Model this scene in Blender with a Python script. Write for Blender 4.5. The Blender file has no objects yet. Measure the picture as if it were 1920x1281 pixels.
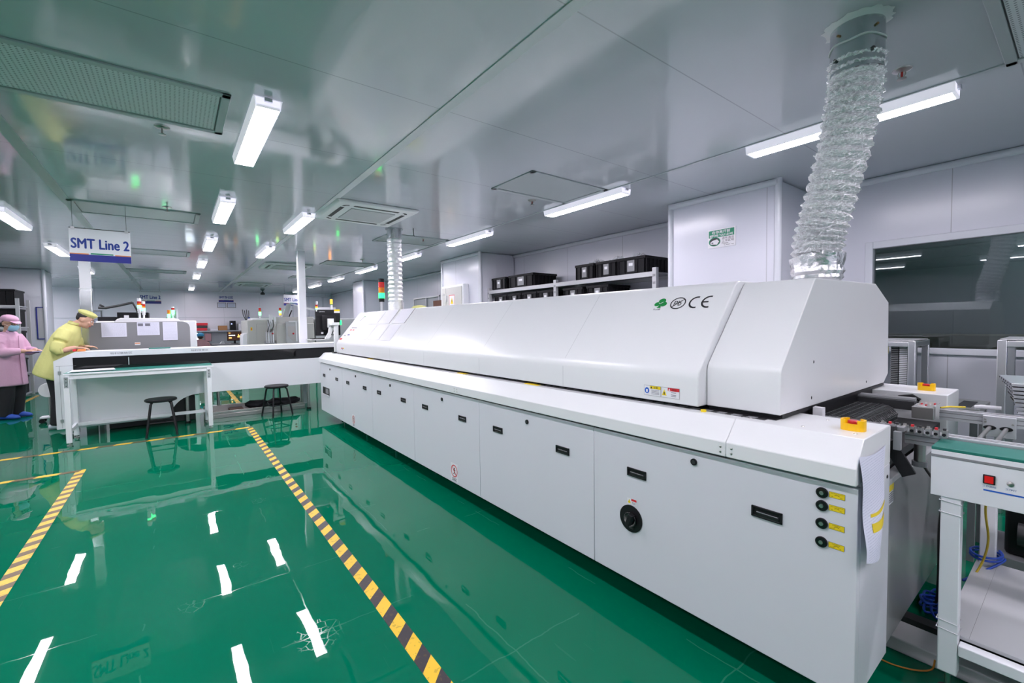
import bpy, bmesh, math, random
from mathutils import Vector, Matrix
random.seed(7)
SC = bpy.context.scene
COL = SC.collection
PI = math.pi
V = Vector

# ------------------------------------------------------------------ camera, world, exposure
cam_d = bpy.data.cameras.new('camera')
cam = bpy.data.objects.new('camera', cam_d)
COL.objects.link(cam)
FW, RT, UP = V((-.7953, .6048, -.0407)), V((.6059, .7954, -.0142)), V((-.0238, .0359, .9991))
FW.normalize()
RT = FW.cross(UP).normalized()
UP = RT.cross(FW)
cam.matrix_world = Matrix(((RT.x, UP.x, -FW.x, 0), (RT.y, UP.y, -FW.y, 0), (RT.z, UP.z, -FW.z, 1.35), (0, 0, 0, 1)))
cam_d.sensor_width = 36
cam_d.lens = 829.81 / 1920 * 36
cam_d.clip_start = .02
SC.camera = cam
world = bpy.data.worlds.new('world')
SC.world = world
world.use_nodes = True
world.node_tree.nodes['Background'].inputs[0].default_value = (.5, .55, .6, 1)
world.node_tree.nodes['Background'].inputs[1].default_value = .02
SC.view_settings.view_transform = 'Standard'
SC.view_settings.look = 'None'
SC.view_settings.gamma = 1
SC.view_settings.exposure = 1.2
SC.cycles.max_bounces = 8
SC.cycles.diffuse_bounces = 5
SC.cycles.glossy_bounces = 5
SC.cycles.sample_clamp_indirect = 6
SC.cycles.caustics_reflective = False
LAMP = 28.0         # brightness of every ceiling light diffuser
H = 2.66            # ceiling height

# ------------------------------------------------------------------ materials
def lin(h):
    if isinstance(h, str):
        h = h.lstrip('#')
        c = [int(h[i:i + 2], 16) / 255 for i in (0, 2, 4)]
        return tuple(x / 12.92 if x <= .04045 else ((x + .055) / 1.055) ** 2.4 for x in c) + (1,)
    return tuple(h) + (1,)

def mat(name, col, rough=.5, metal=0, emit=0, bump=0, bscale=30, vary=0, alpha=1, spec=.5, coat=0, trans=0):
    m = bpy.data.materials.new(name)
    m.use_nodes = True
    nt = m.node_tree
    b = nt.nodes['Principled BSDF']
    c = lin(col)
    b.inputs['Base Color'].default_value = c
    b.inputs['Roughness'].default_value = rough
    b.inputs['Metallic'].default_value = metal
    b.inputs['Specular IOR Level'].default_value = spec
    b.inputs['Coat Weight'].default_value = coat
    b.inputs['Coat Roughness'].default_value = .04
    b.inputs['Alpha'].default_value = alpha
    b.inputs['Transmission Weight'].default_value = trans
    if emit:
        b.inputs['Emission Color'].default_value = c
        b.inputs['Emission Strength'].default_value = emit
    if bump or vary:
        tc = nt.nodes.new('ShaderNodeTexCoord')
        nz = nt.nodes.new('ShaderNodeTexNoise')
        nz.inputs['Scale'].default_value = bscale
        nz.inputs['Detail'].default_value = 4
        nt.links.new(tc.outputs['Object'], nz.inputs['Vector'])
        if bump:
            bp = nt.nodes.new('ShaderNodeBump')
            bp.inputs['Strength'].default_value = bump
            bp.inputs['Distance'].default_value = .01
            nt.links.new(nz.outputs['Fac'], bp.inputs['Height'])
            nt.links.new(bp.outputs['Normal'], b.inputs['Normal'])
        if vary:
            mx = nt.nodes.new('ShaderNodeMix')
            mx.data_type = 'RGBA'
            mx.inputs['A'].default_value = tuple(x * (1 - vary) for x in c[:3]) + (1,)
            mx.inputs['B'].default_value = tuple(min(1, x * (1 + vary)) for x in c[:3]) + (1,)
            nt.links.new(nz.outputs['Fac'], mx.inputs['Factor'])
            nt.links.new(mx.outputs['Result'], b.inputs['Base Color'])
    return m

def N(nt, kind, **kw):
    n = nt.nodes.new(kind)
    for k, v in kw.items():
        if k in n.inputs:
            n.inputs[k].default_value = v
        else:
            setattr(n, k, v)
    return n

def mathn(nt, op, a, b=None, c=None):
    n = nt.nodes.new('ShaderNodeMath')
    n.operation = op
    for i, v in enumerate((a, b, c)):
        if v is None:
            continue
        if isinstance(v, (int, float)):
            n.inputs[i].default_value = v
        else:
            nt.links.new(v, n.inputs[i])
    return n.outputs[0]

def line_mask(nt, coord, period, offset, width):
    """1 on thin lines every period along a coordinate"""
    t = mathn(nt, 'SUBTRACT', coord, offset)
    t = mathn(nt, 'DIVIDE', t, period)
    t = mathn(nt, 'ADD', t, .5)
    t = mathn(nt, 'FRACT', t)
    t = mathn(nt, 'SUBTRACT', t, .5)
    t = mathn(nt, 'ABSOLUTE', t)
    return mathn(nt, 'LESS_THAN', t, width / period / 2)

def floor_material():
    m = mat('green_epoxy', (.0, .142, .070), .03, spec=.2)
    nt = m.node_tree
    b = nt.nodes['Principled BSDF']
    tc = N(nt, 'ShaderNodeTexCoord')
    sep = N(nt, 'ShaderNodeSeparateXYZ')
    warp = N(nt, 'ShaderNodeTexNoise', Scale=9.0, Detail=3.0)
    nt.links.new(tc.outputs['Object'], warp.inputs['Vector'])
    nt.links.new(tc.outputs['Object'], sep.inputs[0])
    wv = mathn(nt, 'MULTIPLY', mathn(nt, 'SUBTRACT', warp.outputs['Fac'], .5), .03)
    x = mathn(nt, 'ADD', sep.outputs['X'], wv)
    y = mathn(nt, 'ADD', sep.outputs['Y'], wv)
    lx = line_mask(nt, x, .612, -1.42, .006)
    ly = line_mask(nt, y, .612, .455, .006)
    lines = mathn(nt, 'MAXIMUM', lx, ly)
    big = N(nt, 'ShaderNodeTexNoise', Scale=1.7, Detail=2.0)
    nt.links.new(tc.outputs['Object'], big.inputs['Vector'])
    gate = mathn(nt, 'GREATER_THAN', big.outputs['Fac'], .52)
    lines = mathn(nt, 'MULTIPLY', lines, gate)
    # fine scratches: stretched noise, thresholded
    mp = N(nt, 'ShaderNodeMapping')
    mp.inputs['Rotation'].default_value = (0, 0, .6)
    mp.inputs['Scale'].default_value = (3, 60, 1)
    nt.links.new(tc.outputs['Object'], mp.inputs['Vector'])
    sc = N(nt, 'ShaderNodeTexNoise', Scale=1.0, Detail=2.0)
    nt.links.new(mp.outputs[0], sc.inputs['Vector'])
    scr = mathn(nt, 'GREATER_THAN', sc.outputs['Fac'], .735)
    vor = N(nt, 'ShaderNodeTexVoronoi', Scale=26.0)
    vor.feature = 'DISTANCE_TO_EDGE'
    nt.links.new(tc.outputs['Object'], vor.inputs['Vector'])
    crack = mathn(nt, 'LESS_THAN', vor.outputs['Distance'], .035)
    near = None
    for (px, py, pr) in ((-2.03, .455, .10), (-2.62, .02, .055), (-3.9, .47, .05), (-2.9, .25, .035), (-4.45, .62, .06)):
        dd = N(nt, 'ShaderNodeVectorMath', operation='DISTANCE')
        nt.links.new(tc.outputs['Object'], dd.inputs[0])
        dd.inputs[1].default_value = (px, py, .0)
        q = mathn(nt, 'LESS_THAN', mathn(nt, 'ADD', dd.outputs['Value'], mathn(nt, 'MULTIPLY', wv, 3.0)), pr)
        near = q if near is None else mathn(nt, 'MAXIMUM', near, q)
    lines = mathn(nt, 'MAXIMUM', lines, mathn(nt, 'MULTIPLY', crack, near))
    marks = mathn(nt, 'MAXIMUM', mathn(nt, 'MULTIPLY', lines, .5), mathn(nt, 'MULTIPLY', scr, .2))
    mx = N(nt, 'ShaderNodeMix', data_type='RGBA')
    mx.inputs['A'].default_value = (.0, .130, .066, 1)
    mx.inputs['B'].default_value = (.04, .20, .13, 1)
    nt.links.new(marks, mx.inputs['Factor'])
    nt.links.new(mx.outputs['Result'], b.inputs['Base Color'])
    rg = mathn(nt, 'ADD', mathn(nt, 'MULTIPLY', marks, .22), .012)
    nt.links.new(rg, b.inputs['Roughness'])
    wave = N(nt, 'ShaderNodeTexNoise', Scale=2.2, Detail=2.0)
    nt.links.new(tc.outputs['Object'], wave.inputs['Vector'])
    hgt = mathn(nt, 'SUBTRACT', wave.outputs['Fac'], mathn(nt, 'MULTIPLY', lines, .12))
    bp = N(nt, 'ShaderNodeBump', Strength=.10, Distance=.02)
    nt.links.new(hgt, bp.inputs['Height'])
    nt.links.new(bp.outputs['Normal'], b.inputs['Normal'])
    return m

def panel_material(name, col, rough, ax_period, wav, wscale, seams=True, seamcol=.55, spec=.5):
    """painted steel sandwich panel: joints as thin lines, slightly wavy"""
    m = mat(name, col, rough, spec=spec)
    nt = m.node_tree
    b = nt.nodes['Principled BSDF']
    c = lin(col)
    tc = N(nt, 'ShaderNodeTexCoord')
    if seams:
        sep = N(nt, 'ShaderNodeSeparateXYZ')
        nt.links.new(tc.outputs['Object'], sep.inputs[0])
        mask = None
        for ax, per, off, w in ax_period:
            l = line_mask(nt, sep.outputs[ax], per, off, w)
            mask = l if mask is None else mathn(nt, 'MAXIMUM', mask, l)
        mx = N(nt, 'ShaderNodeMix', data_type='RGBA')
        mx.inputs['A'].default_value = c
        mx.inputs['B'].default_value = tuple(x * seamcol for x in c[:3]) + (1,)
        nt.links.new(mask, mx.inputs['Factor'])
        nt.links.new(mx.outputs['Result'], b.inputs['Base Color'])
    mp = N(nt, 'ShaderNodeMapping')
    mp.inputs['Scale'].default_value = wscale
    nt.links.new(tc.outputs['Object'], mp.inputs['Vector'])
    wv = N(nt, 'ShaderNodeTexNoise', Scale=1.0, Detail=2.0)
    nt.links.new(mp.outputs[0], wv.inputs['Vector'])
    bp = N(nt, 'ShaderNodeBump', Strength=wav, Distance=.03)
    nt.links.new(wv.outputs['Fac'], bp.inputs['Height'])
    nt.links.new(bp.outputs['Normal'], b.inputs['Normal'])
    return m

def hazard_material(name, ca, cb, sx, sy, period):
    m = mat(name, ca, .45)
    nt = m.node_tree
    b = nt.nodes['Principled BSDF']
    tc = N(nt, 'ShaderNodeTexCoord')
    sep = N(nt, 'ShaderNodeSeparateXYZ')
    nt.links.new(tc.outputs['Object'], sep.inputs[0])
    t = mathn(nt, 'ADD', mathn(nt, 'MULTIPLY', sep.outputs['X'], sx), mathn(nt, 'MULTIPLY', sep.outputs['Y'], sy))
    t = mathn(nt, 'FRACT', mathn(nt, 'DIVIDE', t, period))
    t = mathn(nt, 'GREATER_THAN', t, .52)
    mx = N(nt, 'ShaderNodeMix', data_type='RGBA')
    mx.inputs['A'].default_value = lin(ca)
    mx.inputs['B'].default_value = lin(cb)
    nt.links.new(t, mx.inputs['Factor'])
    nz = N(nt, 'ShaderNodeTexNoise', Scale=40.0, Detail=4.0)
    nt.links.new(tc.outputs['Object'], nz.inputs['Vector'])
    m2 = N(nt, 'ShaderNodeMix', data_type='RGBA')
    m2.inputs['B'].default_value = lin('#6b5a2c')
    nt.links.new(mathn(nt, 'MULTIPLY', mathn(nt, 'GREATER_THAN', nz.outputs['Fac'], .6), .35), m2.inputs['Factor'])
    nt.links.new(mx.outputs['Result'], m2.inputs['A'])
    nt.links.new(m2.outputs['Result'], b.inputs['Base Color'])
    return m

def perforated_material(name, ca, cb, scale, rough=.5, thr=.32, metal=0):
    """sheet with a regular grid of round holes"""
    m = mat(name, ca, rough, metal)
    nt = m.node_tree
    b = nt.nodes['Principled BSDF']
    tc = N(nt, 'ShaderNodeTexCoord')
    vo = N(nt, 'ShaderNodeTexVoronoi', Scale=scale)
    vo.inputs['Randomness'].default_value = 0.0
    nt.links.new(tc.outputs['Object'], vo.inputs['Vector'])
    t = mathn(nt, 'LESS_THAN', vo.outputs['Distance'], thr)
    mx = N(nt, 'ShaderNodeMix', data_type='RGBA')
    mx.inputs['A'].default_value = lin(ca)
    mx.inputs['B'].default_value = lin(cb)
    nt.links.new(t, mx.inputs['Factor'])
    nt.links.new(mx.outputs['Result'], b.inputs['Base Color'])
    return m

def print_material(name, paper, ink, rows, cols, axis='XZ', amount=.5):
    """paper with rows of small illegible print"""
    m = mat(name, paper, .55)
    nt = m.node_tree
    b = nt.nodes['Principled BSDF']
    tc = N(nt, 'ShaderNodeTexCoord')
    sep = N(nt, 'ShaderNodeSeparateXYZ')
    nt.links.new(tc.outputs['Generated'], sep.inputs[0])
    u, v = sep.outputs[axis[0]], sep.outputs[axis[1]]
    r = mathn(nt, 'FRACT', mathn(nt, 'MULTIPLY', v, rows))
    row = mathn(nt, 'LESS_THAN', mathn(nt, 'ABSOLUTE', mathn(nt, 'SUBTRACT', r, .5)), .2)
    cb = N(nt, 'ShaderNodeCombineXYZ')
    nt.links.new(mathn(nt, 'MULTIPLY', u, cols), cb.inputs[0])
    nt.links.new(mathn(nt, 'FLOOR', mathn(nt, 'MULTIPLY', v, rows)), cb.inputs[1])
    nz = N(nt, 'ShaderNodeTexNoise', Scale=1.0, Detail=1.0)
    nt.links.new(cb.outputs[0], nz.inputs['Vector'])
    ink_on = mathn(nt, 'MULTIPLY', row, mathn(nt, 'GREATER_THAN', nz.outputs['Fac'], .48))
    ins = mathn(nt, 'MULTIPLY', mathn(nt, 'LESS_THAN', mathn(nt, 'ABSOLUTE', mathn(nt, 'SUBTRACT', u, .5)), .43),
                mathn(nt, 'LESS_THAN', mathn(nt, 'ABSOLUTE', mathn(nt, 'SUBTRACT', v, .5)), .45))
    mx = N(nt, 'ShaderNodeMix', data_type='RGBA')
    mx.inputs['A'].default_value = lin(paper)
    mx.inputs['B'].default_value = lin(ink)
    nt.links.new(mathn(nt, 'MULTIPLY', mathn(nt, 'MULTIPLY', ink_on, ins), amount), mx.inputs['Factor'])
    nt.links.new(mx.outputs['Result'], b.inputs['Base Color'])
    return m

M = {}
M['floor'] = floor_material()
M['ceiling'] = panel_material('ceiling_panel', (.50, .53, .575), .10, [('X', 1.09, -2.44, .007)], .10, (2.6, .7, 1), spec=.75, seamcol=.7)
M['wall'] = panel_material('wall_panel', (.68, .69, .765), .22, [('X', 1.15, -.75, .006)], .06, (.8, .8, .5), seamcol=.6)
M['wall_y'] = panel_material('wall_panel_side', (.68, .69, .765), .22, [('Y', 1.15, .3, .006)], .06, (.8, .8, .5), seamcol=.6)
M['wall_brightened'] = panel_material('wall_panel_brightened', (.80, .80, .87), .25, [('Y', 1.15, .3, .006)], .06, (.8, .8, .5), seamcol=.7)  # same wall panel, colour raised to make the far wall look better lit
M['trim'] = mat('white_trim', (.66, .68, .74), .25)
M['strip'] = mat('ceiling_strip', (.64, .65, .68), .4)
M['oven'] = mat('oven_white', (.74, .75, .77), .28, spec=.5, coat=.05)
M['oven_panel'] = mat('oven_panel_white', (.64, .645, .70), .38)
M['white'] = mat('white_steel', (.78, .79, .83), .35)
M['white_plastic'] = mat('white_plastic', (.75, .76, .77), .4)
M['grey'] = mat('light_grey_steel', (.47, .48, .50), .4)
M['beige'] = mat('beige_grey_paint', (.50, .50, .48), .45)
M['mid'] = mat('mid_grey', (.22, .225, .24), .45)
M['dark'] = mat('dark_metal', (.03, .031, .034), .4)
M['black'] = mat('black_plastic', (.008, .008, .010), .45, spec=.3)
M['crate'] = mat('black_crate_plastic', (.008, .008, .010), .5, spec=.2)
M['blackgloss'] = mat('black_glass', (.008, .008, .009), .06)
M['end_grey'] = mat('grey_glossy_sheet', (.27, .28, .285), .2)
M['wire_mesh'] = mat('dark_wire', (.10, .10, .105), .35, .8)
M['alu'] = mat('aluminium', (.66, .67, .70), .34, 1)
M['alu_light'] = mat('anodised_aluminium', (.60, .61, .65), .4, .55)
M['steel'] = mat('brushed_steel', (.50, .49, .48), .32, 1)
M['galv'] = mat('galvanised_sheet', (.55, .58, .60), .22, 1, bump=.15, bscale=5)
M['foil'] = mat('crumpled_foil', (.95, .95, .98), .22, .78, bump=1.0, bscale=120)
M['foil_smooth'] = mat('foil_tape', (.85, .85, .88), .27, .85, bump=.8, bscale=26)
M['clearduct'] = mat('silver_film', (.84, .86, .88), .32, .75, bump=.8, bscale=50)
M['silicone'] = mat('white_sealant', (.72, .73, .74), .6)
M['yellow'] = mat('safety_yellow', (.88, .50, .0), .35)
M['label_yellow'] = mat('label_yellow', (.80, .60, .01), .45)
M['red'] = mat('red_plastic', (.55, .02, .03), .3)
M['label_red'] = mat('label_red', (.62, .02, .03), .45)
M['label_blue'] = mat('label_blue', (.02, .12, .55), .45)
M['label_white'] = mat('label_white', (.76, .76, .80), .45)
M['ink'] = mat('black_ink', (.012, .012, .016), .5)
M['ink_grey'] = mat('grey_ink', (.16, .16, .20), .5)
M['navy'] = mat('sign_navy', (.018, .025, .24), .4)
M['sign_blue'] = mat('sign_letter_blue', (.010, .040, .28), .4)
M['sign_white'] = mat('sign_white', (.74, .75, .80), .4)
M['orange'] = mat('orange_stripe', (.75, .26, .07), .5)
M['sign_green'] = mat('sign_green', (.0, .24, .12), .45)
M['leaf_green'] = mat('logo_green', (.0, .23, .04), .45)
M['green_mat'] = mat('green_antistatic_mat', (.008, .16, .125), .4, vary=.15, bscale=6)
M['paper'] = mat('paper', (.72, .72, .80), .6)
M['print'] = print_material('printed_paper', (.60, .605, .665), (.25, .25, .35), 26, 40, 'XZ', .3)
M['print_y'] = print_material('printed_paper_side', (.66, .67, .78), (.20, .22, .34), 22, 34, 'YZ', .35)
M['form'] = print_material('filled_form_paper', (.68, .69, .82), (.16, .17, .34), 44, 70, 'YZ', .3)
M['print_dark'] = print_material('notice_print', (.60, .64, .74), (.08, .12, .35), 10, 24, 'YZ', .7)
M['tape_x'] = hazard_material('hazard_tape', (.80, .50, .03), (.035, .028, .035), 1, 1, .168)
M['tape_y'] = hazard_material('hazard_tape_cross', (.72, .45, .03), (.10, .06, .02), .35, 1, .30)
M['tape_w'] = hazard_material('worn_hazard_tape', (.72, .48, .05), (.13, .085, .04), -.3, 1, .15)
M['tape_w'] = hazard_material('worn_hazard_tape', (.72, .48, .05), (.13, .085, .04), 1, .5, .15)
M['grille'] = perforated_material('perforated_ceiling_sheet', (.62, .64, .67), (.20, .22, .24), 48, .45, .33)
M['screen_mesh'] = perforated_material('hatched_grey_film', (.21, .215, .23), (.55, .56, .58), 46, .35, .28)
M['vent_frame'] = mat('vent_frame', (.40, .44, .46), .4)
M['lamp'] = mat('lamp_diffuser', (1.02, .948, 1.04), .5, emit=LAMP)
M['dimfill'] = mat('dim_fill_lamp', (.9, .97, 1.0), .5, emit=9.0)  # glow of the lamp added behind the window
M['lamp_body'] = mat('lamp_housing', (.80, .79, .88), .35, emit=.22)
M['lit_green'] = mat('lit_green', (.012, 1.0, .10), .3, emit=2.6)
M['lit_white_green'] = mat('lit_pale_green', (.10, 1.0, .30), .3, emit=3.0)
M['lit_amber'] = mat('lit_amber', (1.0, .30, .02), .3, emit=1.6)
M['lens_red'] = mat('red_lens', (.55, .02, .02), .2)
M['lens_amber'] = mat('amber_lens', (.75, .20, .01), .2)
M['lens_green'] = mat('green_lens', (.02, .30, .12), .2)
M['screen_on'] = mat('lit_screen_white', (.80, .90, 1.0), .4, emit=1.6)
M['screen_text'] = mat('lit_screen_orange', (1.0, .45, .10), .4, emit=1.6)
M['screen_blue'] = mat('lit_screen_blue', (.35, .40, .95), .4, emit=1.0)
M['lit_red'] = mat('lit_rocker_red', (.60, .008, .010), .25, emit=.10)
M['wire_blue'] = mat('blue_hose', (.01, .06, .42), .35)
M['wire_black'] = mat('black_cable', (.012, .012, .012), .5)
M['wire_yellow'] = mat('yellow_cable', (.50, .36, .02), .5)
M['wire_orange'] = mat('orange_wire', (.50, .20, .02), .5)
M['pink'] = mat('pink_cloth', (.60, .36, .50), .75, bump=.7, bscale=11)
M['lime'] = mat('pale_yellow_cloth', (.58, .57, .21), .75, bump=.7, bscale=11)
M['trouser'] = mat('black_trousers', (.012, .012, .016), .8, bump=.2, bscale=25)
M['skin'] = mat('skin', (.55, .32, .23), .55)
M['hair'] = mat('black_hair', (.010, .009, .009), .6)
M['mask'] = mat('light_blue_mask', (.30, .56, .72), .7)
M['shoe_blue'] = mat('blue_shoe_cover', (.03, .10, .50), .6)
M['shoe_white'] = mat('white_shoe', (.55, .57, .65), .6)
M['cap_blue'] = mat('blue_cap', (.05, .30, .55), .7)
M['jacket_rose'] = mat('rose_jacket', (.45, .24, .27), .8)
M['red_case'] = mat('red_case', (.55, .015, .03), .4)
M['cardboard'] = mat('cardboard', (.36, .18, .08), .8)
M['brown'] = mat('brown_box', (.12, .045, .025), .7)
M['bin_grey'] = mat('grey_bin', (.30, .32, .35), .4)
M['tan'] = mat('tan_counter', (.16, .14, .09), .5)
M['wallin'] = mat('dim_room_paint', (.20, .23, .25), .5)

def glass_material():
    m = bpy.data.materials.new('window_glass')
    m.use_nodes = True
    nt = m.node_tree
    nt.nodes.remove(nt.nodes['Principled BSDF'])
    out = nt.nodes['Material Output']
    tr = N(nt, 'ShaderNodeBsdfTransparent')
    tr.inputs['Color'].default_value = (.74, .80, .80, 1)
    gl = N(nt, 'ShaderNodeBsdfGlossy')
    gl.inputs['Roughness'].default_value = .015
    gl.inputs['Color'].default_value = (.9, .95, 1, 1)
    fr = N(nt, 'ShaderNodeFresnel', IOR=1.5)
    k = mathn(nt, 'ADD', mathn(nt, 'MULTIPLY', fr.outputs[0], 1.0), .03)
    mx = N(nt, 'ShaderNodeMixShader')
    nt.links.new(k, mx.inputs[0])
    nt.links.new(tr.outputs[0], mx.inputs[1])
    nt.links.new(gl.outputs[0], mx.inputs[2])
    nt.links.new(mx.outputs[0], out.inputs[0])
    return m
M['glass'] = glass_material()

# ------------------------------------------------------------------ building helpers
WORLD = {}          # object name -> world location of its origin (no rotations on the chain)

def tag(o, label=None, cat=None, group=None, kind=None):
    if label: o['label'] = label
    if cat: o['category'] = cat
    if group: o['group'] = group
    if kind: o['kind'] = kind
    return o

def thing(name, label, cat, loc=(0, 0, 0), group=None):
    o = bpy.data.objects.new(name, None)
    COL.objects.link(o)
    o.location = loc
    o.empty_display_size = .1
    WORLD[o.name] = V(loc)
    return tag(o, label, cat, group)

class MB:
    def __init__(s):
        s.bm = bmesh.new()
        s.mats = []
    def mi(s, m):
        m = M[m] if isinstance(m, str) else m
        if m not in s.mats:
            s.mats.append(m)
        return s.mats.index(m)
    def faces(s, pts, fs, m):
        i = s.mi(m)
        vs = [s.bm.verts.new(p) for p in pts]
        for f in fs:
            try:
                s.bm.faces.new([vs[k] for k in f]).material_index = i
            except ValueError:
                pass
        return s
    def box(s, x0, x1, y0, y1, z0, z1, m):
        p = [(x, y, z) for x in (x0, x1) for y in (y0, y1) for z in (z0, z1)]
        return s.faces(p, [(0, 1, 3, 2), (4, 6, 7, 5), (0, 4, 5, 1), (2, 3, 7, 6), (0, 2, 6, 4), (1, 5, 7, 3)], m)
    def obox(s, c, u, v, w, m):
        c, u, v, w = V(c), V(u), V(v), V(w)
        p = [c + a * u + b * v + d * w for a in (-1, 1) for b in (-1, 1) for d in (-1, 1)]
        return s.faces(p, [(0, 1, 3, 2), (4, 6, 7, 5), (0, 4, 5, 1), (2, 3, 7, 6), (0, 2, 6, 4), (1, 5, 7, 3)], m)
    def prism(s, prof, axis, a, b, m):
        """profile of 2-D points (the two other axes in xyz order) swept from a to b along axis"""
        def P(p, t):
            return {'x': (t, p[0], p[1]), 'y': (p[0], t, p[1]), 'z': (p[0], p[1], t)}[axis]
        n = len(prof)
        pts = [P(p, a) for p in prof] + [P(p, b) for p in prof]
        fs = [tuple(range(n - 1, -1, -1)), tuple(range(n, 2 * n))] + [(i, (i + 1) % n, n + (i + 1) % n, n + i) for i in range(n)]
        return s.faces(pts, fs, m)
    def tube(s, pts, r, m, n=8, caps=True):
        pts = [V(p) for p in pts]
        rs = r if isinstance(r, (list, tuple)) else [r] * len(pts)
        i0 = s.mi(m)
        t0 = (pts[1] - pts[0]).normalized()
        ref = V((0, 0, 1)) if abs(t0.z) < .9 else V((1, 0, 0))
        nx = t0.cross(ref).normalized()
        rings = []
        for i, p in enumerate(pts):
            a = pts[max(i - 1, 0)]
            b = pts[min(i + 1, len(pts) - 1)]
            t = (b - a).normalized()
            nx = (nx - t * nx.dot(t)).normalized()
            ny = t.cross(nx)
            rings.append([s.bm.verts.new(p + rs[i] * (math.cos(k * 2 * PI / n) * nx + math.sin(k * 2 * PI / n) * ny)) for k in range(n)])
        for a, b in zip(rings, rings[1:]):
            for k in range(n):
                s.bm.faces.new((a[k], a[(k + 1) % n], b[(k + 1) % n], b[k])).material_index = i0
        if caps:
            s.bm.faces.new(rings[0][::-1]).material_index = i0
            s.bm.faces.new(rings[-1]).material_index = i0
        return s
    def cyl(s, p0, p1, r, m, n=20, r2=None):
        return s.tube([p0, p1], [r, r if r2 is None else r2], m, n)
    def loft(s, rings, m, caps=True):
        """rings: (centre, ax, bx) - ellipse half-axis vectors; 20 points each"""
        n = 20
        i0 = s.mi(m)
        R = []
        for c, a, b in rings:
            c, a, b = V(c), V(a), V(b)
            R.append([s.bm.verts.new(c + math.cos(k * 2 * PI / n) * a + math.sin(k * 2 * PI / n) * b) for k in range(n)])
        for p, q in zip(R, R[1:]):
            for k in range(n):
                s.bm.faces.new((p[k], p[(k + 1) % n], q[(k + 1) % n], q[k])).material_index = i0
        if caps:
            s.bm.faces.new(R[0][::-1]).material_index = i0
            s.bm.faces.new(R[-1]).material_index = i0
        return s
    def ball(s, c, r, m, seg=16, rings=10, rot=None):
        i0 = s.mi(m)
        r = (r, r, r) if isinstance(r, (int, float)) else r
        mtx = Matrix.Translation(V(c)) @ (rot.to_4x4() if rot else Matrix()) @ Matrix.Diagonal((*r, 1))
        g = bmesh.ops.create_uvsphere(s.bm, u_segments=seg, v_segments=rings, radius=1, matrix=mtx)
        for v in g['verts']:
            for f in v.link_faces:
                f.material_index = i0
        return s
    def lathe(s, prof, c, m, n=24):
        """prof of (radius, z)"""
        c = V(c)
        i0 = s.mi(m)
        R = [[s.bm.verts.new(c + V((r * math.cos(k * 2 * PI / n), r * math.sin(k * 2 * PI / n), z))) for k in range(n)] for r, z in prof]
        for p, q in zip(R, R[1:]):
            for k in range(n):
                s.bm.faces.new((p[k], p[(k + 1) % n], q[(k + 1) % n], q[k])).material_index = i0
        s.bm.faces.new(R[0][::-1]).material_index = i0
        s.bm.faces.new(R[-1]).material_index = i0
        return s
    def poly(s, fr, pts, m, lift=0):
        """flat polygon in a frame (origin, u, v)"""
        o, u, v = fr
        n = u.cross(v).normalized()
        return s.faces([o + p[0] * u + p[1] * v + n * lift for p in pts], [tuple(range(len(pts)))], m)
    def rect(s, fr, x0, x1, y0, y1, m, lift=0):
        return s.poly(fr, [(x0, y0), (x1, y0), (x1, y1), (x0, y1)], m, lift)
    def disc(s, fr, cx, cy, rx, ry, m, lift=0, n=28):
        return s.poly(fr, [(cx + rx * math.cos(k * 2 * PI / n), cy + ry * math.sin(k * 2 * PI / n)) for k in range(n)], m, lift)
    def stroke(s, fr, pts, w, m, lift=0):
        """flat ribbon along 2-D points"""
        o, u, v = fr
        n = u.cross(v).normalized()
        L = []
        for i, p in enumerate(pts):
            a, b = pts[max(i - 1, 0)], pts[min(i + 1, len(pts) - 1)]
            d = V((b[0] - a[0], b[1] - a[1]))
            d.normalize()
            ww = w[i] if isinstance(w, (list, tuple)) else w
            L.append((p[0] - d.y * ww / 2, p[1] + d.x * ww / 2))
            L.append((p[0] + d.y * ww / 2, p[1] - d.x * ww / 2))
        P3 = [o + p[0] * u + p[1] * v + n * lift for p in L]
        return s.faces(P3, [(2 * i, 2 * i + 1, 2 * i + 3, 2 * i + 2) for i in range(len(pts) - 1)], m)
    def text(s, fr, string, x0, y0, w, h, m, lift=0, bold=0):
        """lettering fitted into a w x h box whose lower left corner is (x0, y0)"""
        cu = bpy.data.curves.new('t', 'FONT')
        cu.body = string
        cu.resolution_u = 3
        ob = bpy.data.objects.new('t', cu)
        COL.objects.link(ob)
        dg = bpy.context.evaluated_depsgraph_get()
        me = bpy.data.meshes.new_from_object(ob.evaluated_get(dg))
        bpy.data.objects.remove(ob)
        bpy.data.curves.remove(cu)
        xs = [q.co.x for q in me.vertices]
        ys = [q.co.y for q in me.vertices]
        kx = w / max(1e-6, max(xs) - min(xs))
        ky = h / max(1e-6, max(ys) - min(ys))
        o, u, v = fr
        n = u.cross(v).normalized()
        for nb, (sx, sy) in enumerate([(0, 0)] if not bold else [(0, 0), (bold * h, 0), (-bold * h, 0), (0, bold * h), (0, -bold * h)]):
            pts = [o + (x0 + sx + (q.co.x - min(xs)) * kx) * u + (y0 + sy + (q.co.y - min(ys)) * ky) * v + n * (lift + nb * .00012) for q in me.vertices]
            s.faces(pts, [tuple(p.vertices) for p in me.polygons], m)
        bpy.data.meshes.remove(me)
        return s
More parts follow.
